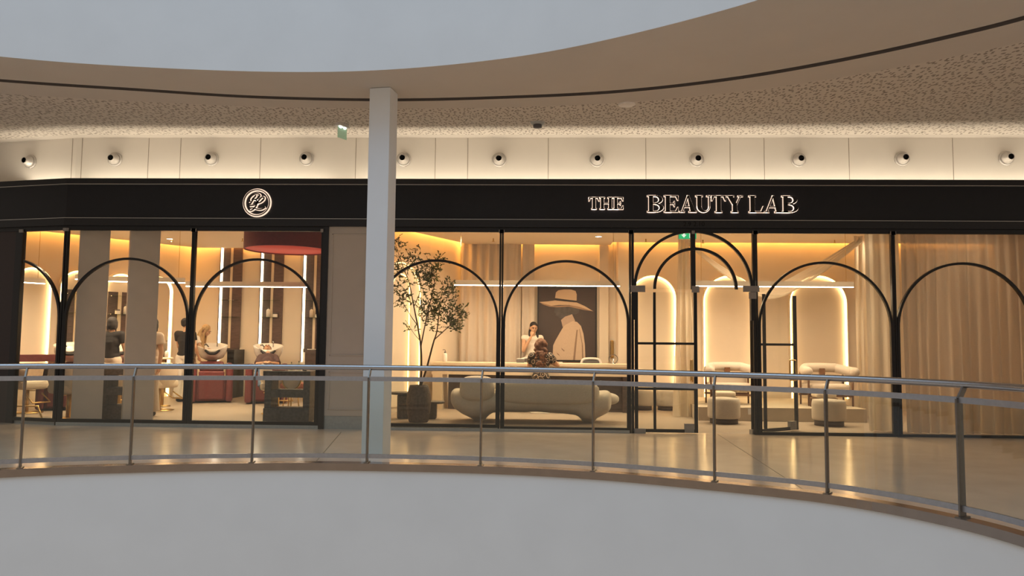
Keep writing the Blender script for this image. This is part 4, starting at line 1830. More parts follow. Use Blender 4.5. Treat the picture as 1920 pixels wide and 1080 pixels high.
def drape(label, px_top0, px_top1, px_bot0, px_bot1, Y, z0, seed):
    """gathered cloth hung from one point and spreading to the floor"""
    r_ = random.Random(seed)
    b = B()
    n, m_ = 44, 18
    xt0, xt1, xb0, xb1 = X(px_top0, Y, 470), X(px_top1, Y, 470), X(px_bot0, Y, 770), X(px_bot1, Y, 770)
    ph = [r_.uniform(0, 6) for _ in range(4)]
    rings = []
    for i in range(n + 1):
        u = i / n
        col = []
        for j in range(m_ + 1):
            v = j / m_
            s = v ** .8
            x = (xb0 + (xb1 - xb0) * u) * (1 - s) + (xt0 + (xt1 - xt0) * u) * s
            y = Y + (.055 * math.sin(u * 2 * PI * 2.6 + ph[0]) + .014 * math.sin(u * 2 * PI * 5.3 + ph[1] + v * 2)) * (1 - .45 * v)
            if v < .03:
                y -= .05
            col.append(Vector((x, y, z0 + (CR - z0) * v)))
        rings.append(col)
    b.rings(rings, close=False, cap=False)
    return tag(b.build('curtain', M_drape, recalc=False), label, 'curtain')


drape('cream sheer drape gathered at the ceiling below the green exit sign', 1273, 1291, 1261, 1306, 2.55, .01, 3)


def swag(name, label, a, mid, c, w, seed):
    """cloth sagging between two ceiling points"""
    r_ = random.Random(seed)
    pts = spline([a, a.lerp(mid, .5) + Vector((0, 0, -.10)), mid, mid.lerp(c, .5) + Vector((0, 0, -.10)), c], 10)
    b = B()
    rings = []
    n = len(pts)
    for i, p in enumerate(pts):
        u = i / (n - 1)
        ww = w * (.35 + .65 * math.sin(PI * u))
        ring = []
        for k in range(17):
            q = k / 16 - .5
            ring.append(p + Vector((0, q * ww * 1.3, -.06 * math.cos(q * PI) * math.sin(PI * u) + q * ww * .9 + .018 * math.sin(k * 2.2 + u * 3))))
        rings.append(ring)
    b.rings(rings, close=False, cap=False)
    return tag(b.build(name, M_drape, recalc=False), label, 'drape')


swag('fabric_swag', 'pale fabric swag sagging from the ceiling across the armchair niches', at(1284, 452, 2.9), at(1438, 548, 3.0), at(1614, 450, 2.9), .30, 2)

# podium with its vent plate
b = B()
pxa, pxb = X(1308, 2.0, 780), X(1624, 1.95, 780)
b.b2((pxa, 1.92, 0), (pxb, YN - .016, .235))
tag(b.build('podium', mat('podium_beige', (0.52, 0.44, 0.35), .7, var=.03)), 'low beige podium carrying the two armchairs', 'podium')
b = B()
vp = at(1414, 772, 1.91)
b.box((vp.x, 1.914, vp.z), (.21, .012, .10))
for s in (-1, 1):
    b.box((vp.x + s * .05, 1.907, vp.z), (.05, .006, .05))
tag(b.build('socket_plate', M_white), 'white double socket plate on the front of the podium', 'socket')


# armchairs
def armchair(label, loc):
    t = thing('armchair', label, 'armchair', loc, 0, 'armchairs on the podium')
    W = .40
    b = B()
    pts = [(-W - .02, -.34, .62), (-W, -.12, .63), (-W + .08, .10, .66), (-.22, .17, .68), (.22, .17, .68), (W - .08, .10, .66), (W, -.12, .63), (W + .02, -.34, .62)]
    sp_ = spline(pts, 5)
    b.tube(sp_, .088, 16)
    b.ball(sp_[0], .088)
    b.ball(sp_[-1], .088)
    b.build('bolster', M_fabric, t)
    b = B()
    b.box((0, .10, .50), (.10, .05, .34))
    b.build('back_post', M_wood, t)
    b = B()
    b.box((0, -.02, .315), (.74, .62, .16), bev=.06, seg=4)
    b.build('seat', M_fabric, t, smooth=False)
    b = B()
    b.box((0, .06, .44), (.70, .12, .18), bev=.05, seg=4)
    b.build('back_pad', M_fabric, t)
    b = B()
    b.box((0, -.29, .18), (.80, .035, .035))
    b.box((0, .20, .18), (.80, .035, .035))
    b.build('frame', M_wood, t)
    for sx in (-1, 1):
        for y, z in ((-.30, .57), (.12, .60)):
            b = B()
            b.tube([(sx * .395, y, 0), (sx * .395, y, z)], [.017, .021], 10)
            b.build('leg', M_wood, t)
    return t


ay = 2.75
ac0 = armchair('cream armchair with rolled bolster back on the left of the podium', (X(1366, ay, 700), ay, .235))
dup(ac0, (X(1545, ay, 700), ay, .235), 0, 'cream armchair with rolled bolster back on the right of the podium')
# small cream footstools in front of the seats
def footrest(label, loc, rz=0):
    t = thing('footstool', label, 'footstool', loc, rz, 'footstools on the podium')
    b = B()
    b.box((0, 0, .215), (.36, .30, .10), bev=.04, seg=3)
    b.build('cushion', M_cream, t)
    b = B()
    b.box((0, 0, .155), (.40, .26, .02))
    b.build('base_frame', M_wood, t)
    for sx in (-1, 1):
        for sy in (-1, 1):
            b = B()
            b.box((sx * .185, sy * .11, .075), (.03, .03, .15))
            b.build('leg', M_wood, t)
    return t


f0 = footrest('small cream footstool in front of the left armchair', (X(1358, 2.2, 730), 2.22, .235))
dup(f0, (X(1545, 2.2, 735), 2.22, .235), 0, 'small cream footstool in front of the right armchair')


def pouf(label, loc, r, h):
    t = thing('pouf', label, 'pouf', loc, 0, 'round boucle poufs')
    b = B()
    b.lathe([(0, .09), (r * .94, .09), (r * .99, .11), (r, .15), (r, h - .08), (r * .97, h - .025), (r * .90, h - .004), (r * .5, h + .006), (0, h + .008)], n=44)
    b.build('cushion', M_fabric, t, smooth=True)
    b = B()
    b.lathe([(0, 0), (r * .86, 0), (r * .86, .09), (0, .09)], n=40)
    b.build('base', M_darkwood, t)
    return t


rp = (X(1388, 1.55, 770) - X(1328, 1.55, 770)) / 2
pf0 = pouf('round cream boucle pouf in front of the left armchair', (X(1358, 1.52, 770), 1.55, 0), rp, .43)
dup(pf0, (X(1554, 1.42, 770), 1.42, 0), 0, 'round cream boucle pouf in front of the right armchair')
o = dup(pf0, (X(1204, 3.9, 740), 3.9, 0), 0, 'round cream boucle pouf by the glowing arch, left of the pair behind the glass door')
o.scale = (.82, .82, .95)
o = dup(pf0, (X(1251, 3.9, 740), 3.9, 0), 0, 'round cream boucle pouf half behind the drape under the exit sign')
o.scale = (.82, .82, .95)

# exit sign hanging inside above the doors
ep = at(1289, 440, .95)
t = thing('exit_sign', 'green exit sign with a white downward arrow above the glass doors', 'sign', (ep.x, .95, ep.z))
b = B()
b.box((0, .03, 0), (.30, .05, .15), bev=.004)
b.build('housing', M_white, t)
b = B()
b.box((0, 0, 0), (.28, .012, .135))
b.build('panel', M_green, t)
b = B()
b.prism([(-.075, .055), (-.045, .055), (-.045, -.002), (-.018, -.002), (-.06, -.05), (-.102, -.002), (-.075, -.002)], 'y', -.010, -.005)
b.prism([(.03, .05), (.10, .05), (.10, -.055), (.03, -.055)], 'y', -.010, -.005)
b.build('arrow', M_exitwhite, t)
b = B()
b.box((0, .03, (CR - ep.z + .075) / 2), (.03, .03, CR - ep.z - .075))
b.build('hanger', M_white, t)
b = B()
bl = at(1288, 452, 1.5)
b.b2((bl.x - .2, 1.55, CR - .10), (bl.x + .2, 2.0, CR + .002))
tag(b.build('ceiling_box', M_white), 'pale square ceiling box behind the green exit sign', 'ceiling box')


# sprinklers and cable roses
def sprinkler(label, px, py, ceil):
    p = onz(px, py, ceil)
    t = thing('sprinkler', label, 'sprinkler', (p.x, p.y, ceil), 0, 'ceiling sprinklers')
    b = B()
    b.cyl((0, 0, .0), (0, 0, -.06), .012, 10)
    b.build('pipe', M_gold, t)
    b = B()
    b.lathe([(0, -.055), (.03, -.06), (.03, -.066), (0, -.066)], n=16)
    b.build('deflector', M_gold, t)


sprinkler('small sprinkler head on the ceiling left of the mullion over the sofa', 925, 447, CR)
sprinkler('small sprinkler head on the ceiling left of the exit sign', 1211, 448, CR)
sprinkler('small sprinkler head on the ceiling right of the fabric swag start', 1318, 450, CR)
sprinkler('small sprinkler head on the ceiling near the right end of the fabric swag', 1565, 450, CR)
sprinkler('small sprinkler head on the left salon ceiling beside the drum shade', 455, 447, CL)
sprinkler('small sprinkler head on the left salon ceiling right of the right pillar', 323, 448, CL)

# ------------------------------------------------------------------ left salon
M_column = mat('salon_column_grey', (0.78, 0.66, 0.55), .75, var=.03, scale=6)
for px0, px1, wh in ((152, 205, 'square grey column behind the glass, nearest the corner mullion'), (246, 298, 'square grey column behind the glass below the left of the emblem')):
    Y = .30
    Y = .45
    xa, xb = X(px0, Y, 445), X(px1, Y, 445)
    b = B()
    b.box((0, 0, CL / 2), (.43, .43, CL - .004), bev=.004)
    o = tag(b.build('salon_column', M_column, loc=((xa + xb) / 2, Y, 0)), wh, 'column')
    o.rotation_euler = (0, 0, .56)

# drum shade under the ceiling
dY = 1.5
dx0 = X(463, dY, 450)
dr = 0.75
t = thing('drum_pendant', 'large burgundy drum shade close under the left salon ceiling', 'ceiling lamp', (dx0 + dr, dY, 0))
dz = 2.91
b = B()
b.lathe([(dr, dz), (dr, CL - .02), (dr - .02, CL - .02), (dr - .02, dz), (dr, dz)], n=56, cap=False)
b.build('shade', M_drum, t, smooth=True)
b = B()
b.lathe([(0, dz + .02), (dr - .02, dz + .02), (dr - .02, dz + .03), (0, dz + .03)], n=56)
b.build('diffuser', mat('red_lit_diffuser', (0.5, 0.07, 0.05), .6, emit=(.5, .05, .04), estr=.45), t)

# wall shelving recesses with light lines
def shelf_unit(label, loc, rz, w, led=True, z0=1.13, top=None):
    t = thing('shelf_unit', label, 'shelf unit', loc, rz)
    top = top or CL + .1
    wl, wm = w * .42, w * .15
    b = B()
    b.b2((0, -.012, z0), (wl, 0, top))
    b.build('back_panel', M_darkwood, t)
    b = B()
    b.b2((wl, -.06, z0), (wl + wm * .8, 0, top))
    b.build('divider', M_desk, t)
    b = B()
    b.b2((wl + wm * .8, -.05, z0), (w, 0, top))
    b.build('door_panel', mat('brown_red_panel', (0.105, 0.058, 0.045), .4, var=.25, scale=8, stretch=(1, 1, 7)), t)
    if led:
        b = B()
        b.b2((-.052, -.035, z0 - .30), (-.034, -.02, top))
        b.build('led_strip', M_ledshelf, t)
        b = B()
        b.b2((-.075, -.04, z0 - .3), (-.056, 0, top))
        b.build('side_trim', M_darkwood, t)
    for z in (1.86, 2.26):
        b = B()
        b.b2((0, -.20, z), (w * .98, -.013, z + .010))
        b.build('shelf', M_shelfglass, t)
    b = B()
    b.b2((0, -.06, z0 - .08), (w, 0, z0))
    b.build('sill', M_darkwood, t)
    return t


for px0, px1, wh in ((417, 453, 'first wall shelf recess with a light line, left of the burgundy drum'), (493, 531, 'middle wall shelf recess with a light line below the drum'),
                     (573, 611, 'wall shelf recess with a light line next to the dark jamb')):
    shelf_unit('dark ' + wh, (X(px0, YB_L, 560), YB_L - .001, 0), 0, X(px1, YB_L, 560) - X(px0, YB_L, 560))
# two narrower ones added in the oblique wall's arches, standing in for mirror reflections
def on_oblique(px, out):
    q = ob_at(px)
    return Vector((q.x + onr.x * out, q.y + onr.y * out, 0))


for px, wh in ((141, 'dark shelves added as the mirror reflection in the arch half behind the left pillar'), (222, 'dark shelves added as the mirror reflection in the arch between the two pillars')):
    q = on_oblique(px, .016)
    shelf_unit(wh, (q.x - od.x * .26, q.y - od.y * .26, 0), oa, .50, led=False, z0=.95, top=2.36)


def bottle(label, loc, r, h, cap=True, m=M_mugwhite, name='bottle'):
    t = thing(name, label, name, loc)
    b = B()
    if cap:
        b.lathe([(0, 0), (r, 0), (r, h * .62), (r * .8, h * .74), (r * .35, h * .80), (r * .35, h * .84)], n=20)
    else:
        b.lathe([(0, 0), (r, 0), (r, h * .72), (0, h * .72)], n=20)
    b.build('body', m, t, smooth=cap)
    b = B()
    if cap:
        b.cyl((0, 0, h * .83), (0, 0, h), r * .38, 12)
    else:
        b.cyl((0, 0, h * .72), (0, 0, h), r * 1.02, 20)
    b.build('cap', M_greyplastic, t)
    return t


SHZ = 1.870
sy_ = YB_L - .12
bottle('white bottle on the glass shelf of the middle recess', (X(503, sy_, 590), sy_, SHZ), .045, .24)
bottle('white lidded jar on the glass shelf of the middle recess', (X(516, sy_, 590), sy_, SHZ), .055, .10, False, name='jar')
bottle('beige bottle on the glass shelf next to the dark jamb', (X(584, sy_, 590), sy_, SHZ), .045, .24, m=M_cream)
for px, lab, jar in ((214, 'white lidded jar added as a reflection on the glass shelf between the two pillars', True), (229, 'white bottle added as a reflection on the glass shelf between the two pillars', False),
                     (146, 'white lidded jar added as a reflection on the glass shelf left of the left pillar', True)):
    q = on_oblique(px, .13)  # solid jars and bottle added where the arch mirrors would reflect them
    if jar:
        bottle(lab, (q.x, q.y, SHZ), .05, .10, False, name='jar')
    else:
        bottle(lab, (q.x, q.y, SHZ), .04, .22)
bottle('white lidded jar on the glass shelf next to the dark jamb', (X(594, sy_, 590), sy_, SHZ), .035, .10, False, name='jar')


# wash units: burgundy reclining seat with a white basin behind its head end
def wash_unit(label, loc, rz=0.0):
    t = thing('wash_unit', label, 'hair wash chair', loc, rz, 'hair wash chairs')
    b = B()
    b.box((0, .50, .28), (.60, .95, .48), bev=.05, seg=3)
    b.build('body', M_red, t)
    b = B()
    b.box((0, .02, .37), (.50, .10, .60), rot=(.06, 0, 0), bev=.03, seg=3)
    b.build('leg_rest', M_red, t)
    b = B()
    b.box((0, .36, .55), (.50, .60, .12), rot=(-.06, 0, 0), bev=.04, seg=3)
    b.build('seat', M_red, t)
    b = B()
    b.box((0, .72, .74), (.50, .12, .24), rot=(-.6, 0, 0), bev=.05, seg=3)
    b.build('backrest', M_red, t)
    for s in (-1, 1):
        b = B()
        b.box((s * .36, .45, .42), (.14, .95, .80), bev=.05, seg=3)
        b.build('armrest', M_red, t)
    # basin: scooped bowl with a neck notch at the front
    b = B()
    rings = []
    n = 40
    for (z, rx, ry, cut) in ((.80, .12, .12, 0), (.86, .23, .20, 0), (.98, .29, .26, 0), (1.10, .315, .285, 0), (1.14, .32, .29, 1), (1.14, .295, .265, 1), (1.08, .285, .255, 1), (.97, .25, .22, .6), (.92, .12, .10, 0)):
        ring = []
        for k in range(n):
            a = 2 * PI * k / n
            front = max(0, math.cos(a + PI / 2)) ** 6
            zz = z - .11 * front * cut * (1 if z > .93 else 0)
            tilt = .05 * math.sin(a)
            ring.append(Vector((rx * math.cos(a), 1.10 + ry * math.sin(a), zz + tilt * (z > .9))))
        rings.append(ring)
    b.rings([[p + Vector((0, -.14, .07)) for p in ring] for ring in rings])
    o = b.build('basin', M_ceram, t)
    b = B()
    b.tube(spline([(-.14, .725, 1.10), (-.07, .675, 1.035), (0, .66, 1.025), (.07, .675, 1.035), (.14, .725, 1.10)], 5), .030, 10)
    b.build('neck_rest', M_rubber, o)
    b = B()
    b.tube([(.10, 1.19, 1.17), (.10, 1.19, 1.27), (.10, 1.14, 1.30), (.10, 1.06, 1.27)], .012, 8)
    b.build('tap', M_steel, o)
    b = B()
    b.tube([(-.16, .96, 1.21), (-.13, .88, 1.23), (-.08, .84, 1.17)], .014, 8)
    b.build('spray_head', M_greyplastic, o)
    b = B()
    b.cyl((0, .98, 0), (0, .98, .90), .10, 18)
    b.build('pedestal', M_greyplastic, t)
    return t


WY = 4.15
w0 = wash_unit('burgundy hair wash chair with white basin beside the blonde woman', (X(396, WY, 720), WY, 0), .42)
dup(w0, (X(500, WY, 720), WY, 0), .34, 'burgundy hair wash chair with white basin carrying a reclining client')
dup(w0, (X(118, 2.2, 720), 2.2, 0), .45, 'burgundy hair wash chair with white basin between corner mullion and left pillar')
dup(w0, (X(216, 3.05, 720), 3.05, 0), .45, 'burgundy hair wash chair in front of the woman between the pillars')
# dark cabinet between the wash chairs
b = B()
b.b2((X(428, 5.6, 700), 5.5, 0), (X(441, 5.6, 700), YB_L - .03, 1.10))
tag(b.build('dark_cabinet', M_rubber), 'narrow black cabinet against the back wall right of the first wash chair', 'cabinet')
b = B()
cxa_, cxb_ = X(571, 5.6, 690), X(600, 5.6, 690)
b.b2((cxa_, 5.6, 0), (cxb_, YB_L - .10, 1.10), bev=.006)
tag(b.build('beige_cabinet', M_darkwood), 'brown side cabinet under the shelf recess next to the dark jamb', 'cabinet')
b = B()
b.lathe([(0, 0), (.10, 0), (.13, .02), (.13, .03), (0, .025)], n=24)
o = b.build('small_tray', M_ceram, loc=(cxa_ + .14, 5.75, 1.102))
tag(o, 'small white dish on top of the brown side cabinet', 'dish')


# dark make-up consoles close to the glass
def console(label, px0, px1, Y):
    xa, xb = X(px0, Y, 740), X(px1, Y, 740)
    w = xb - xa
    t = thing('styling_console', label, 'console', ((xa + xb) / 2, Y, 0), 0, 'dark styling consoles by the window')
    b = B()
    b.box((0, .15, .13), (w, .40, .22), bev=.006)
    b.build('base', M_darkstone, t)
    for s in (-1, 1):
        b = B()
        b.box((s * (w / 2 - .06), .15, .49), (.11, .34, .50), bev=.004)
        b.build('side_panel', M_darkstone, t)
    b = B()
    b.box((0, .15, .47), (w - .22, .34, .12))
    b.build('shelf', M_darkstone, t)
    b = B()
    b.box((0, .15, .79), (w + .02, .44, .10), bev=.006)
    b.build('table_top', M_darkstone, t)
    return t


c0_ = console('dark grey console with a cut-out opening, close to the dark jamb post', 496, 582, .70)
c1_ = console('dark grey console with a cut-out opening between the two salon pillars', 188, 244, .78)
CT = .842
p = Vector((X(553, .85, 700), .85, CT))
bottle('clear styling bottle on the console by the jamb, left one', (X(546, .85, 700), .85, CT), .022, .14, m=M_clear)
bottle('small dark pot on the right end of the console by the jamb', (X(571, .85, 700), .85, CT), .035, .09, False, m=M_greyplastic, name='jar')
bottle('clear styling bottle on the console by the jamb, right one', (X(560, .82, 700), .82, CT), .022, .16, m=M_clear)
b = B()
b.box((0, 0, .008), (.22, .14, .016), bev=.004)
tag(b.build('makeup_palette', M_lip, loc=(X(525, .82, 700), .82, CT)), 'pinkish flat palette lying on the console by the jamb', 'palette')
# round table mirror behind the console
t = thing('table_mirror', 'round gold rimmed mirror behind the console by the jamb', 'mirror', (X(545, 1.35, 715), 1.40, 0))
b = B()
b.sweep([Vector((.16 * math.cos(2 * PI * k / 40), 0, .66 + .17 * math.sin(2 * PI * k / 40))) for k in range(40)], .02, .03, up=Vector((0, 1, 0)), closed=True)
b.build('rim', M_gold, t)
b = B()
b.prism([(.155 * math.cos(2 * PI * k / 40), .66 + .165 * math.sin(2 * PI * k / 40)) for k in range(40)], 'y', -.004, .004)
b.build('mirror_glass', M_ceram, t)
b = B()
b.cyl((0, 0, .02), (0, 0, .50), .012, 10)
b.lathe([(0, 0), (.13, 0), (.13, .02), (0, .03)], n=24)
b.build('stand', M_gold, t)


# tripod stool
t = thing('tripod_stool', 'low stool with salmon cushion and thin gold legs behind the console', 'stool', (X(551, 2.0, 730), 2.0, 0))
b = B()
b.lathe([(0, .46), (.20, .46), (.24, .49), (.24, .545), (.20, .575), (0, .58)], n=32)
b.build('cushion', mat('salmon_velvet', (0.36, 0.12, 0.08), .8), t, smooth=True)
for k in range(4):
    a = PI / 4 + k * PI / 2
    b = B()
    b.tube([(.15 * math.cos(a), .15 * math.sin(a), .46), (.23 * math.cos(a), .23 * math.sin(a), 0)], .011, 8)
    b.build('leg', M_gold, t)


# styling chairs with gold pedestal
def styling_chair(label, loc, rz, h=.50):
    t = thing('styling_chair', label, 'chair', loc, rz, 'cream styling chairs')
    b = B()
    b.box((0, 0, h), (.50, .50, .16), bev=.06, seg=3)
    b.build('seat', M_cream, t)
    b = B()
    rings = []
    for z, r, e in ((h - .02, .27, 0), (h + .12, .31, 0), (h + .34, .32, 0), (h + .40, .31, 0), (h + .40, .25, 1), (h + .34, .24, 1), (h + .05, .22, 1)):
        rings.append([Vector((r * math.cos(a), r * math.sin(a), z - (.14 * max(0, -math.sin(a)) if z > h + .2 else 0))) for a in [math.radians(-50 + 280 * k / 30) for k in range(31)]])
    b.rings(rings, close=False, cap=False)
    o = b.build('shell_back', M_cream, t)
    b = B()
    b.cyl((0, 0, .03), (0, 0, h - .07), .038, 16)
    b.tube([(0, .0, h - .1), (.16, .08, h - .12), (.22, .1, h - .12)], .009, 8)
    b.build('column', M_gold, t)
    b = B()
    b.lathe([(0, 0), (.27, 0), (.27, .015), (.10, .03), (0, .03)], n=36)
    b.build('base_plate', M_gold, t)
    b = B()
    b.tube([(-.15, -.18, h - .15), (-.16, -.40, .20), (.16, -.40, .20), (.15, -.18, h - .15)], .012, 8)
    b.build('footrest', M_gold, t)
    return t


s0 = styling_chair('cream styling chair with gold base at the leftmost arched mirror', (X(38, 1.55, 700), 1.75, 0), 1.2)
dup(s0, (X(121, .75, 760), .86, 0), 2.6, 'cream styling chair with gold base beside the corner mullion')
dup(s0, (X(226, 1.9, 700), 1.9, 0), PI + .4, 'cream styling chair with gold base behind the console between the pillars')
dup(s0, (X(300, 2.5, 700), 2.5, 0), PI - .5, 'cream styling chair with gold base right of the right pillar')
dup(s0, (X(514, 2.05, 760), 2.2, 0), PI, 'cream styling chair with gold base behind the console by the jamb')

# burgundy mirror ledge at the leftmost arch
q = ob_at(62)
b = B()
b.box((0, -.24, .93), (1.15, .26, .14), bev=.006)
o = b.build('mirror_ledge', M_red, loc=(q.x, q.y, 0))
o.rotation_euler = (0, 0, oa)
tag(o, 'burgundy ledge across the leftmost arched mirror', 'ledge')
# gold foot bar on the floor
fp = onz(48, 786, 0)
t = thing('foot_bar', 'bent gold foot bar on the floor behind the leftmost pane', 'foot bar', (fp.x, fp.y, 0), .3)
b = B()
b.tube(spline([(-.22, 0, .0), (-.20, 0, .06), (-.28, .10, .19), (-.24, .12, .20), (.10, .12, .20), (.14, .10, .19), (.22, 0, .06), (.24, 0, .0)], 4), .014, 8)
b.build('bar', M_gold, t)
b = B()
for s in (-.22, .24):
    b.lathe([(0, 0), (.05, 0), (.05, .012), (0, .014)], c=(s, 0, 0), n=18)
b.build('floor_plate', M_gold, t)
# small side trolley with bottles beside the standing woman in white trousers
t = thing('trolley_table', 'small round beige trolley table left of the woman in white trousers', 'table', (X(311, 3.4, 690), 3.3, 0))
b = B()
b.lathe([(0, .93), (.17, .93), (.18, .95), (.17, .97), (0, .97)], n=28)
b.build('top', M_desk, t)
b = B()
b.cyl((0, 0, .02), (0, 0, .93), .03, 12)
b.lathe([(0, 0), (.16, 0), (.16, .02), (0, .03)], n=24)
b.build('stand', M_gold, t)
for dx, wh in ((-.05, 'left'), (.05, 'right')):
    bottle('small white pump bottle on the beige trolley table, %s one' % wh, (X(311, 3.4, 690) + dx, 3.3, .971), .032, .16)


# ------------------------------------------------------------------ people
def person(label, loc, rz, J, parts, hair=None, face=True, voxel=.011):
    """J: joints of one continuous body; parts: clothing meshes following it"""
    t = thing('person', label, 'person', loc, rz)
    b = B()
    hd = Vector(J['head'])
    hq = Euler(J.get('head_rot', (0, 0, 0))).to_matrix()
    nk, ch, pv = Vector(J['neck']), Vector(J['chest']), Vector(J['pelvis'])
    tw = J.get('twist', 0.0)
    # torso
    b.ball(pv, (.150, .105, .115), rot=(0, 0, tw), seg=20)
    b.ball(pv.lerp(ch, .45), (.122, .088, .16), rot=(0, 0, tw), seg=20)
    b.ball(ch, (.152, .100, .15), rot=(0, 0, tw), seg=20)
    b.tube([pv, pv.lerp(ch, .5), ch], [.11, .095, .11], 16)
    b.tube([ch, nk], [.10, .050], 14)
    b.limb([(nk, .050), (nk.lerp(hd, .55), .046)])
    for s in ('l', 'r'):
        sh, el, wr = (Vector(J[s + k]) for k in ('sh', 'el', 'wr'))
        b.tube([ch.lerp(nk, .55), sh], [.075, .058], 12)
        b.limb([(sh, .058), (sh.lerp(el, .4), .047), (el, .038), (el.lerp(wr, .3), .037), (wr, .024)])
        # hand with curled fingers
        d = Vector(J.get(s + 'hand', tuple((wr - el).normalized()))).normalized()
        side = d.cross(Vector(J.get(s + 'palm', (0, 1, 0)))).normalized()
        up = side.cross(d)
        pm = wr + d * .045
        b.ball(pm, (.030, .030, .030))
        b.limb([(wr, .023), (pm, .030), (wr + d * .075, .030)])
        for f in range(4):
            o_ = side * (f - 1.5) * .0175
            ln = (.062, .072, .068, .052)[f]
            r0 = wr + d * .080 + o_
            b.limb([(r0, .0098), (r0 + d * ln * .5 - up * ln * .12, .0092), (r0 + d * ln * .85 - up * ln * .42, .0082)], seg=8)
        r0 = wr + d * .03 + side * .028
        b.limb([(r0, .012), (r0 + d * .03 + side * .022, .0105), (r0 + d * .055 + side * .020 - up * .015, .009)], seg=8)
        if s + 'kn' in J:
            hp_, kn, an = (Vector(J[s + k]) for k in ('hp', 'kn', 'an'))
            b.tube([pv, hp_], [.10, .088], 12)
            b.limb([(hp_, .088), (hp_.lerp(kn, .5), .072), (kn, .053), (kn.lerp(an, .3), .053), (an, .034)])
            fd = Vector(J.get(s + 'toe', (0, -1, 0))).normalized()
            b.limb([(an, .034), (an + Vector((0, 0, -.045)) + fd * .02, .032), (an + Vector((0, 0, -.055)) + fd * .13, .026)])
    # head with brow, nose, chin and ears (face towards local -y of the head)
    hp = lambda x, y, z: hd + hq @ Vector((x, y, z))
    rot_ = J.get('head_rot', (0, 0, 0))
    b.ball(hp(0, .012, .025), (.076, .094, .100), rot=rot_, seg=20)
    b.ball(hp(0, -.030, -.045), (.056, .058, .070), rot=rot_, seg=18)
    b.ball(hp(0, -.066, -.092), (.024, .022, .022), rot=rot_)
    b.limb([(hp(0, -.088, .020), .009), (hp(0, -.106, -.018), .013), (hp(0, -.094, -.030), .014)], seg=8)
    for s in (-1, 1):
        b.ball(hp(s * .028, -.082, .028), (.020, .012, .009), rot=rot_, seg=10)
        b.ball(hp(s * .078, .012, -.012), (.010, .020, .030), rot=rot_, seg=10)
        b.ball(hp(s * .034, -.066, -.030), (.022, .018, .020), rot=rot_, seg=10)
    body = b.remesh('body', M_skin, t, voxel=voxel, smooth_it=2)
    if face:
        b = B()
        for s in (-1, 1):
            b.ball(hp(s * .029, -.087, .004), (.013, .006, .006), rot=rot_, seg=10)
            b.tube([hp(s * .012, -.097, .026), hp(s * .030, -.098, .033), hp(s * .046, -.086, .027)], .0035, 6)
        b.build('eyes', M_eye, body)
        b = B()
        b.ball(hp(0, -.094, -.062), (.021, .008, .007), rot=rot_, seg=10)
        b.build('mouth', M_lip, body)
    for name, m, fn, vx in parts:
        b = B()
        fn(b, J, hp)
        b.remesh(name, m, t, voxel=vx, smooth_it=3)
    if hair:
        b = B()
        hair[1](b, hp, rot_, J)
        b.remesh('hair', hair[0], t, voxel=.012, smooth_it=2)
    return t


def V(*a):
    return Vector(a)


def cloth_top(sleeve=.45, grow_=.016, hem=.02):
    def fn(b, J, hp):
        nk, ch, pv = Vector(J['neck']), Vector(J['chest']), Vector(J['pelvis'])
        tw = J.get('twist', 0)
        g = grow_
        b.ball(pv + V(0, 0, .03 - hem), (.155 + g, .108 + g, .10 + g), rot=(0, 0, tw), seg=20)
        b.ball(pv.lerp(ch, .45), (.13 + g, .094 + g, .16 + g), rot=(0, 0, tw), seg=20)
        b.ball(ch, (.152 + g, .100 + g, .15 + g), rot=(0, 0, tw), seg=20)
        b.tube([pv, pv.lerp(ch, .5), ch], [.11 + g, .10 + g, .115 + g], 16)
        b.tube([ch, ch.lerp(nk, .8)], [.11 + g, .062 + g], 14)
        for s in ('l', 'r'):
            sh, el = Vector(J[s + 'sh']), Vector(J[s + 'el'])
            b.tube([ch.lerp(nk, .5), sh], [.085 + g, .060 + g], 12)
            if sleeve > 0:
                e = sh.lerp(el, sleeve)
                b.tube([sh, e], [.060 + g, .056 + g], 12)
            b.ball(sh, .060 + g)
    return fn


def cloth_legs(wide=.0, flare=.02, end=1.0):
    def fn(b, J, hp):
        pv = Vector(J['pelvis'])
        g = .012
        b.ball(pv + V(0, 0, -.01), (.155 + g, .110 + g, .115 + g), rot=(0, 0, J.get('twist', 0)), seg=20)
        for s in ('l', 'r'):
            hp_, kn, an = (Vector(J[s + k]) for k in ('hp', 'kn', 'an'))
            e = kn.lerp(an, end)
            b.tube([pv, hp_], [.105 + g, .098 + g], 12)
            b.limb([(hp_, .095 + g), (hp_.lerp(kn, .5), .082 + g + wide), (kn, .066 + g + wide)])
            b.tube([kn, e], [.066 + g + wide, .062 + g + wide + flare], 14)
    return fn


def shoes(b, J, hp):
    for s in ('l', 'r'):
        an = Vector(J[s + 'an'])
        fd = Vector(J.get(s + 'toe', (0, -1, 0))).normalized()
        b.limb([(an + V(0, 0, -.035), .044), (an + V(0, 0, -.050) + fd * .05, .040), (an + V(0, 0, -.054) + fd * .15, .034)])


def stand_joints(h=1.66, **kw):
    k = h / 1.66
    J = dict(head=(0, 0, 1.545 * k), neck=(0, .01, 1.40 * k), chest=(0, .01, 1.22 * k), pelvis=(0, .0, .93 * k),
             lsh=(.165 * k, .01, 1.345 * k), lel=(.215 * k, .03, 1.07 * k), lwr=(.21 * k, -.04, .84 * k),
             rsh=(-.165 * k, .01, 1.345 * k), rel=(-.215 * k, .03, 1.07 * k), rwr=(-.21 * k, -.04, .84 * k),
             lhp=(.085 * k, 0, .88 * k), lkn=(.095 * k, -.01, .48 * k), lan=(.10 * k, .02, .085), rhp=(-.085 * k, 0, .88 * k), rkn=(-.095 * k, -.01, .48 * k), ran=(-.10 * k, .02, .085))
    J.update(kw)
    return J


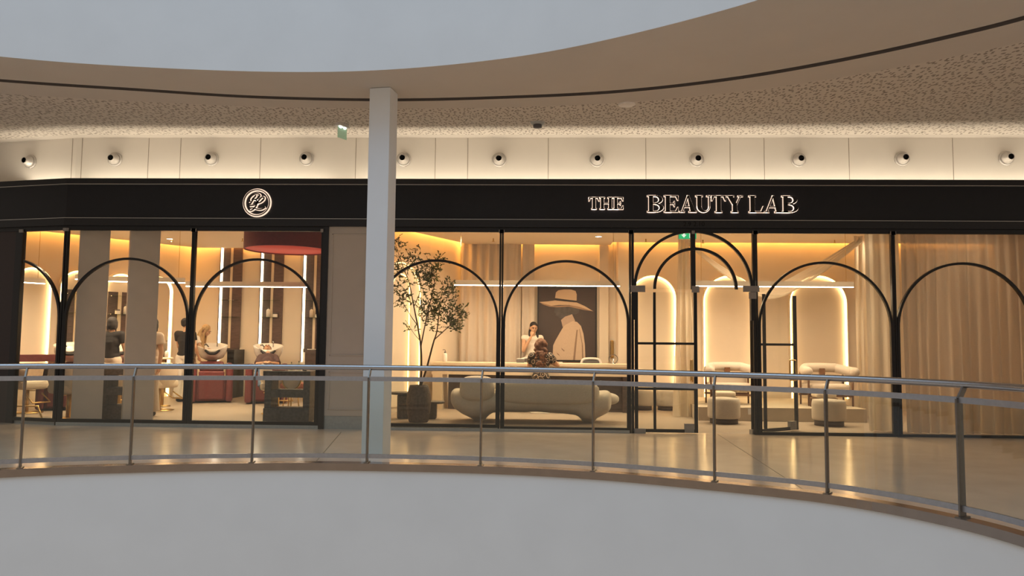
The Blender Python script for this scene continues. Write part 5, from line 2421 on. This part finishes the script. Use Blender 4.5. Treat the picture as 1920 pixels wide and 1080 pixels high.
def hair_bob(b, hp, rot_, J):
    b.ball(hp(0, .028, .042), (.092, .100, .098), rot=rot_, seg=18)
    b.ball(hp(0, .055, -.02), (.088, .070, .10), rot=rot_, seg=18)
    for s in (-1, 1):
        b.limb([(hp(s * .075, .02, .03), .030), (hp(s * .082, .03, -.06), .026), (hp(s * .07, .05, -.10), .022)], seg=10)


def hair_bun(b, hp, rot_, J):
    b.ball(hp(0, .030, .042), (.086, .094, .092), rot=rot_, seg=18)
    b.ball(hp(0, .075, .01), (.062, .050, .07), rot=rot_, seg=14)
    b.ball(hp(.0, .10, .055), .045, seg=14)


def hair_long(b, hp, rot_, J):
    b.ball(hp(0, .026, .045), (.089, .098, .092), rot=rot_, seg=18)
    for s in (-1, -.5, 0, .5, 1):
        b.limb([(hp(s * .07, .055, .04), .040), (hp(s * .085, .075, -.08), .036), (hp(s * .09, .06, -.20), .032)], seg=10)
    top = hp(0, .06, -.10)
    for s in (-1, -.4, .3, 1):
        b.limb([(hp(s * .08, .06, -.10), .040), (hp(s * .08, .03, -.12) + V(s * .02, 0, -.16), .034), (hp(s * .08, .0, -.12) + V(s * .02, -.03, -.32), .016)], seg=10)
    for s in (-1, 1):
        b.limb([(hp(s * .082, -.02, .03), .020), (hp(s * .088, -.02, -.07), .024), (hp(s * .085, -.03, -.12) + V(0, 0, -.16), .018)], seg=10)


def hair_tail(b, hp, rot_, J):
    b.ball(hp(0, .021, .054), (.083, .094, .081), rot=rot_, seg=18)
    b.ball(hp(0, .065, -.01), (.070, .045, .075), rot=rot_, seg=14)
    b.limb([(hp(.06, .05, .0), .028), (hp(.082, .035, -.09), .026), (hp(.088, -.03, -.17), .028), (hp(.085, -.055, -.26), .018)], seg=10)
    b.limb([(hp(-.06, .05, .0), .026), (hp(-.080, .035, -.09), .026), (hp(-.085, -.01, -.17), .026), (hp(-.085, -.03, -.24), .016)], seg=10)


def hair_curly(b, hp, rot_, J):
    r_ = random.Random(11)
    for k in range(120):
        a, c = r_.uniform(0, 2 * PI), r_.uniform(-1, 1)
        s = math.sqrt(1 - c * c)
        if s * math.sin(a) < -.35 and c < .5:
            continue
        b.ball(hp(.10 * s * math.cos(a), .045 + .095 * s * math.sin(a), .025 + .105 * c), r_.uniform(.024, .038), seg=8)
    for k in range(130):
        v = r_.random()
        b.ball(hp(r_.uniform(-.125, .125) * (1 - .40 * v), .115 + .045 * v + r_.uniform(-.03, .03), -.04 - .36 * v), r_.uniform(.022, .036), seg=8)
    b.ball(hp(0, .04, .02), (.095, .085, .10), rot=rot_, seg=16)


top_black = ('t_shirt', M_blacktop, cloth_top(.50), .013)
trs_white = ('trousers', M_whitecloth, cloth_legs(.012, .025, .98), .014)
shoe_black = ('shoes', M_rubber, shoes, .012)
# woman in black top and white trousers
py2 = 4.35
J = stand_joints(1.78, head_rot=(.0, 0, 0), lel=(.22, -.10, 1.17), lwr=(.14, -.33, 1.18), rel=(-.255, .02, 1.17), rwr=(-.24, -.14, .95), lhand=(0, -1, 0), lpalm=(0, 0, -1))
person('woman in black top and white trousers seen from behind at the mullion', (X(345, py2, 700), py2, 0), PI - .15, J,
       [top_black, trs_white, shoe_black], (M_hairdark, hair_bun), face=False)
# blonde woman leaning over the basin
py3 = 5.0
J = stand_joints(1.66, head=(.05, -.26, 1.53), head_rot=(.50, 0, 0), neck=(.02, -.13, 1.40), chest=(0, -.05, 1.24), pelvis=(0, .06, .93), lsh=(.16, -.10, 1.35), rsh=(-.15, -.10, 1.35),
                 lel=(.19, -.24, 1.12), lwr=(.12, -.44, 1.06), rel=(-.19, -.24, 1.12), rwr=(-.12, -.44, 1.06), lhp=(.085, .06, .88), rhp=(-.085, .06, .88))
person('blonde long haired woman in white leaning towards the first wash basin', (X(361, py3, 660), py3, 0), PI / 2 + .15, J,
       [('blouse', M_whitecloth, cloth_top(.5), .013), ('trousers', M_beigecloth, cloth_legs(.01, .02), .014), shoe_black], (M_hairblond, hair_long), face=True)
# woman in black top between the pillars, back to the window
py1 = 2.75
J = stand_joints(1.74, lel=(.24, -.02, 1.12), lwr=(.14, -.27, 1.10), rel=(-.24, -.02, 1.12), rwr=(-.14, -.27, 1.10), lhand=(-.2, -1, 0), rhand=(.2, -1, 0), lpalm=(0, 0, -1), rpalm=(0, 0, -1))
person('woman in black top seen from behind between the two pillars', (X(210, py1, 640), py1, 0), PI + .12, J,
       [('t_shirt', M_blacktop, cloth_top(.55), .013), ('trousers', M_beigecloth, cloth_legs(.01, .02), .014), shoe_black], (M_hairdark, hair_bob), face=False)
# person in pale clothes mostly behind the right pillar
py4 = 1.45
J = stand_joints(1.70, lel=(.235, .0, 1.10), lwr=(.25, -.06, .86))
t4 = person('person in pale clothes mostly hidden behind the right pillar, one arm hanging', (X(280, py4, 700), py4, 0), -.25, J,
            [('shirt', M_beigecloth, cloth_top(.5, .02), .013), ('trousers', M_beigecloth, cloth_legs(.012, .02), .014), shoe_black], (M_hairdark, hair_bob), face=True)
# client lying in the second wash chair
wx = X(500, WY, 720)
J = dict(head=(-.02, .80, 1.13), head_rot=(-1.15, 0, 0), neck=(0, .665, 1.03), chest=(0, .54, .89), pelvis=(0, .24, .73), lsh=(.15, .60, .95), rsh=(-.15, .60, .95),
         lel=(.21, .40, .82), lwr=(.08, .26, .85), rel=(-.21, .40, .82), rwr=(-.08, .26, .85), lhp=(.085, .20, .72), rhp=(-.085, .20, .72), lkn=(.10, -.16, .74), rkn=(-.10, -.16, .74),
         lan=(.10, -.30, .38), ran=(-.10, -.30, .38), ltoe=(0, -.8, .4), rtoe=(0, -.8, .4), lpalm=(0, 0, 1), rpalm=(0, 0, 1))
person('client in jeans lying back with brown hair in the second wash basin', (wx, WY, 0), .34, J,
       [('sweater', mat('mauve_knit', (0.10, 0.06, 0.06), .9), cloth_top(.95), .013), ('jeans', M_jeans, cloth_legs(0, .0), .013), shoe_black],
       (M_hairbrown, lambda b, hp, r, J: (b.ball(hp(0, .03, .05), (.092, .10, .095), rot=r, seg=18), b.limb([(hp(0, .07, .03), .06), (hp(0, .09, -.04), .06)]))), face=True)
# woman behind the counter, hand at her chin
wp = beside_counter(996, .95)
pyw = wp.y
s_ = 1.0
J = stand_joints(1.76, head=(.02, -.06, 1.64), head_rot=(.18, 0, .10), neck=(0, -.02, 1.49), rsh=(-.172, -.01, 1.425), rel=(-.20, -.12, 1.16), rwr=(-.045, -.215, 1.46),
                 rhand=(.30, -.10, .75), rpalm=(0, 1, .2), lel=(.235, -.04, 1.15), lwr=(.12, -.26, 1.10), lhand=(-.3, -1, 0), lpalm=(0, 0, -1))
person('dark haired woman in white top behind the counter holding her hand to her mouth', (X(998, pyw, 640), pyw, 0), .12, J,
       [('blouse', M_whitecloth, cloth_top(.12, .013), .012), ('trousers', M_beigecloth, cloth_legs(.01, .02), .014), shoe_black], (M_hairdark, hair_tail), face=True)
# seated woman with curly hair in front of the counter
sp_ = beside_counter(1014, -.62)
M_print = mat('black_gold_print', (0.02, 0.015, 0.012), .6)
nt = M_print.node_tree
vb = nt.nodes.new('ShaderNodeTexVoronoi')
vb.inputs['Scale'].default_value = 11
tcn = nt.nodes.new('ShaderNodeTexCoord')
nt.links.new(tcn.outputs['Object'], vb.inputs['Vector'])
rp_ = nt.nodes.new('ShaderNodeValToRGB')
rp_.color_ramp.interpolation = 'CONSTANT'
rp_.color_ramp.elements[0].color = (.36, .24, .13, 1)
rp_.color_ramp.elements[0].position = 0
e_ = rp_.color_ramp.elements.new(.16)
e_.color = (.015, .011, .010, 1)
e_ = rp_.color_ramp.elements.new(.42)
e_.color = (.42, .33, .24, 1)
e_ = rp_.color_ramp.elements.new(.52)
e_.color = (.015, .011, .010, 1)
nt.links.new(vb.outputs['Distance'], rp_.inputs[0])
nt.links.new(rp_.outputs[0], nt.nodes['Principled BSDF'].inputs['Base Color'])
k_ = .62
J = dict(head=(0, -.06, 1.26), neck=(0, -.01, 1.12), chest=(0, .0, .95), pelvis=(0, .04, k_ + .05), lsh=(.165, .0, 1.075), lel=(.24, -.10, .84), lwr=(.14, -.32, .96), rsh=(-.165, .0, 1.075), rel=(-.33, -.10, .90),
         rwr=(-.12, -.33, .98), lhp=(.09, 0, k_ + .02), rhp=(-.09, 0, k_ + .02), lkn=(.12, -.42, k_), rkn=(-.12, -.42, k_), lan=(.12, -.36, .20), ran=(-.12, -.36, .20), lhand=(-.3, -1, 0), rhand=(.3, -1, 0), lpalm=(0, 0, -1), rpalm=(0, 0, -1))
sx = X(1014, sp_.y, 660)
person('woman with long curly brown hair in patterned black top seated at the counter', (sx, sp_.y, 0), PI, J,
       [('blouse', M_print, cloth_top(.55, .02), .013), ('trousers', M_blacktop, cloth_legs(0, .0), .014), shoe_black], (M_hairbrown, hair_curly), face=False)
t = thing('bar_stool', 'pale stool with footring under the seated curly haired woman', 'stool', (sx, sp_.y + .02, 0))
b = B()
b.lathe([(0, k_ - .12), (.19, k_ - .12), (.21, k_ - .09), (.21, k_ - .06), (.18, k_ - .045), (0, k_ - .04)], n=32)
b.build('seat', M_mugwhite, t, smooth=True)
b = B()
b.cyl((0, 0, .02), (0, 0, k_ - .12), .028, 14)
b.lathe([(0, 0), (.20, 0), (.20, .015), (.05, .03), (0, .03)], n=30)
b.build('stand', M_mugwhite, t)
b = B()
b.sweep([Vector((.17 * math.cos(2 * PI * k / 30), .17 * math.sin(2 * PI * k / 30), .13)) for k in range(30)], .016, .016, closed=True)
b.box((0, 0, .13), (.34, .016, .014))
b.build('footring', M_gold, t)
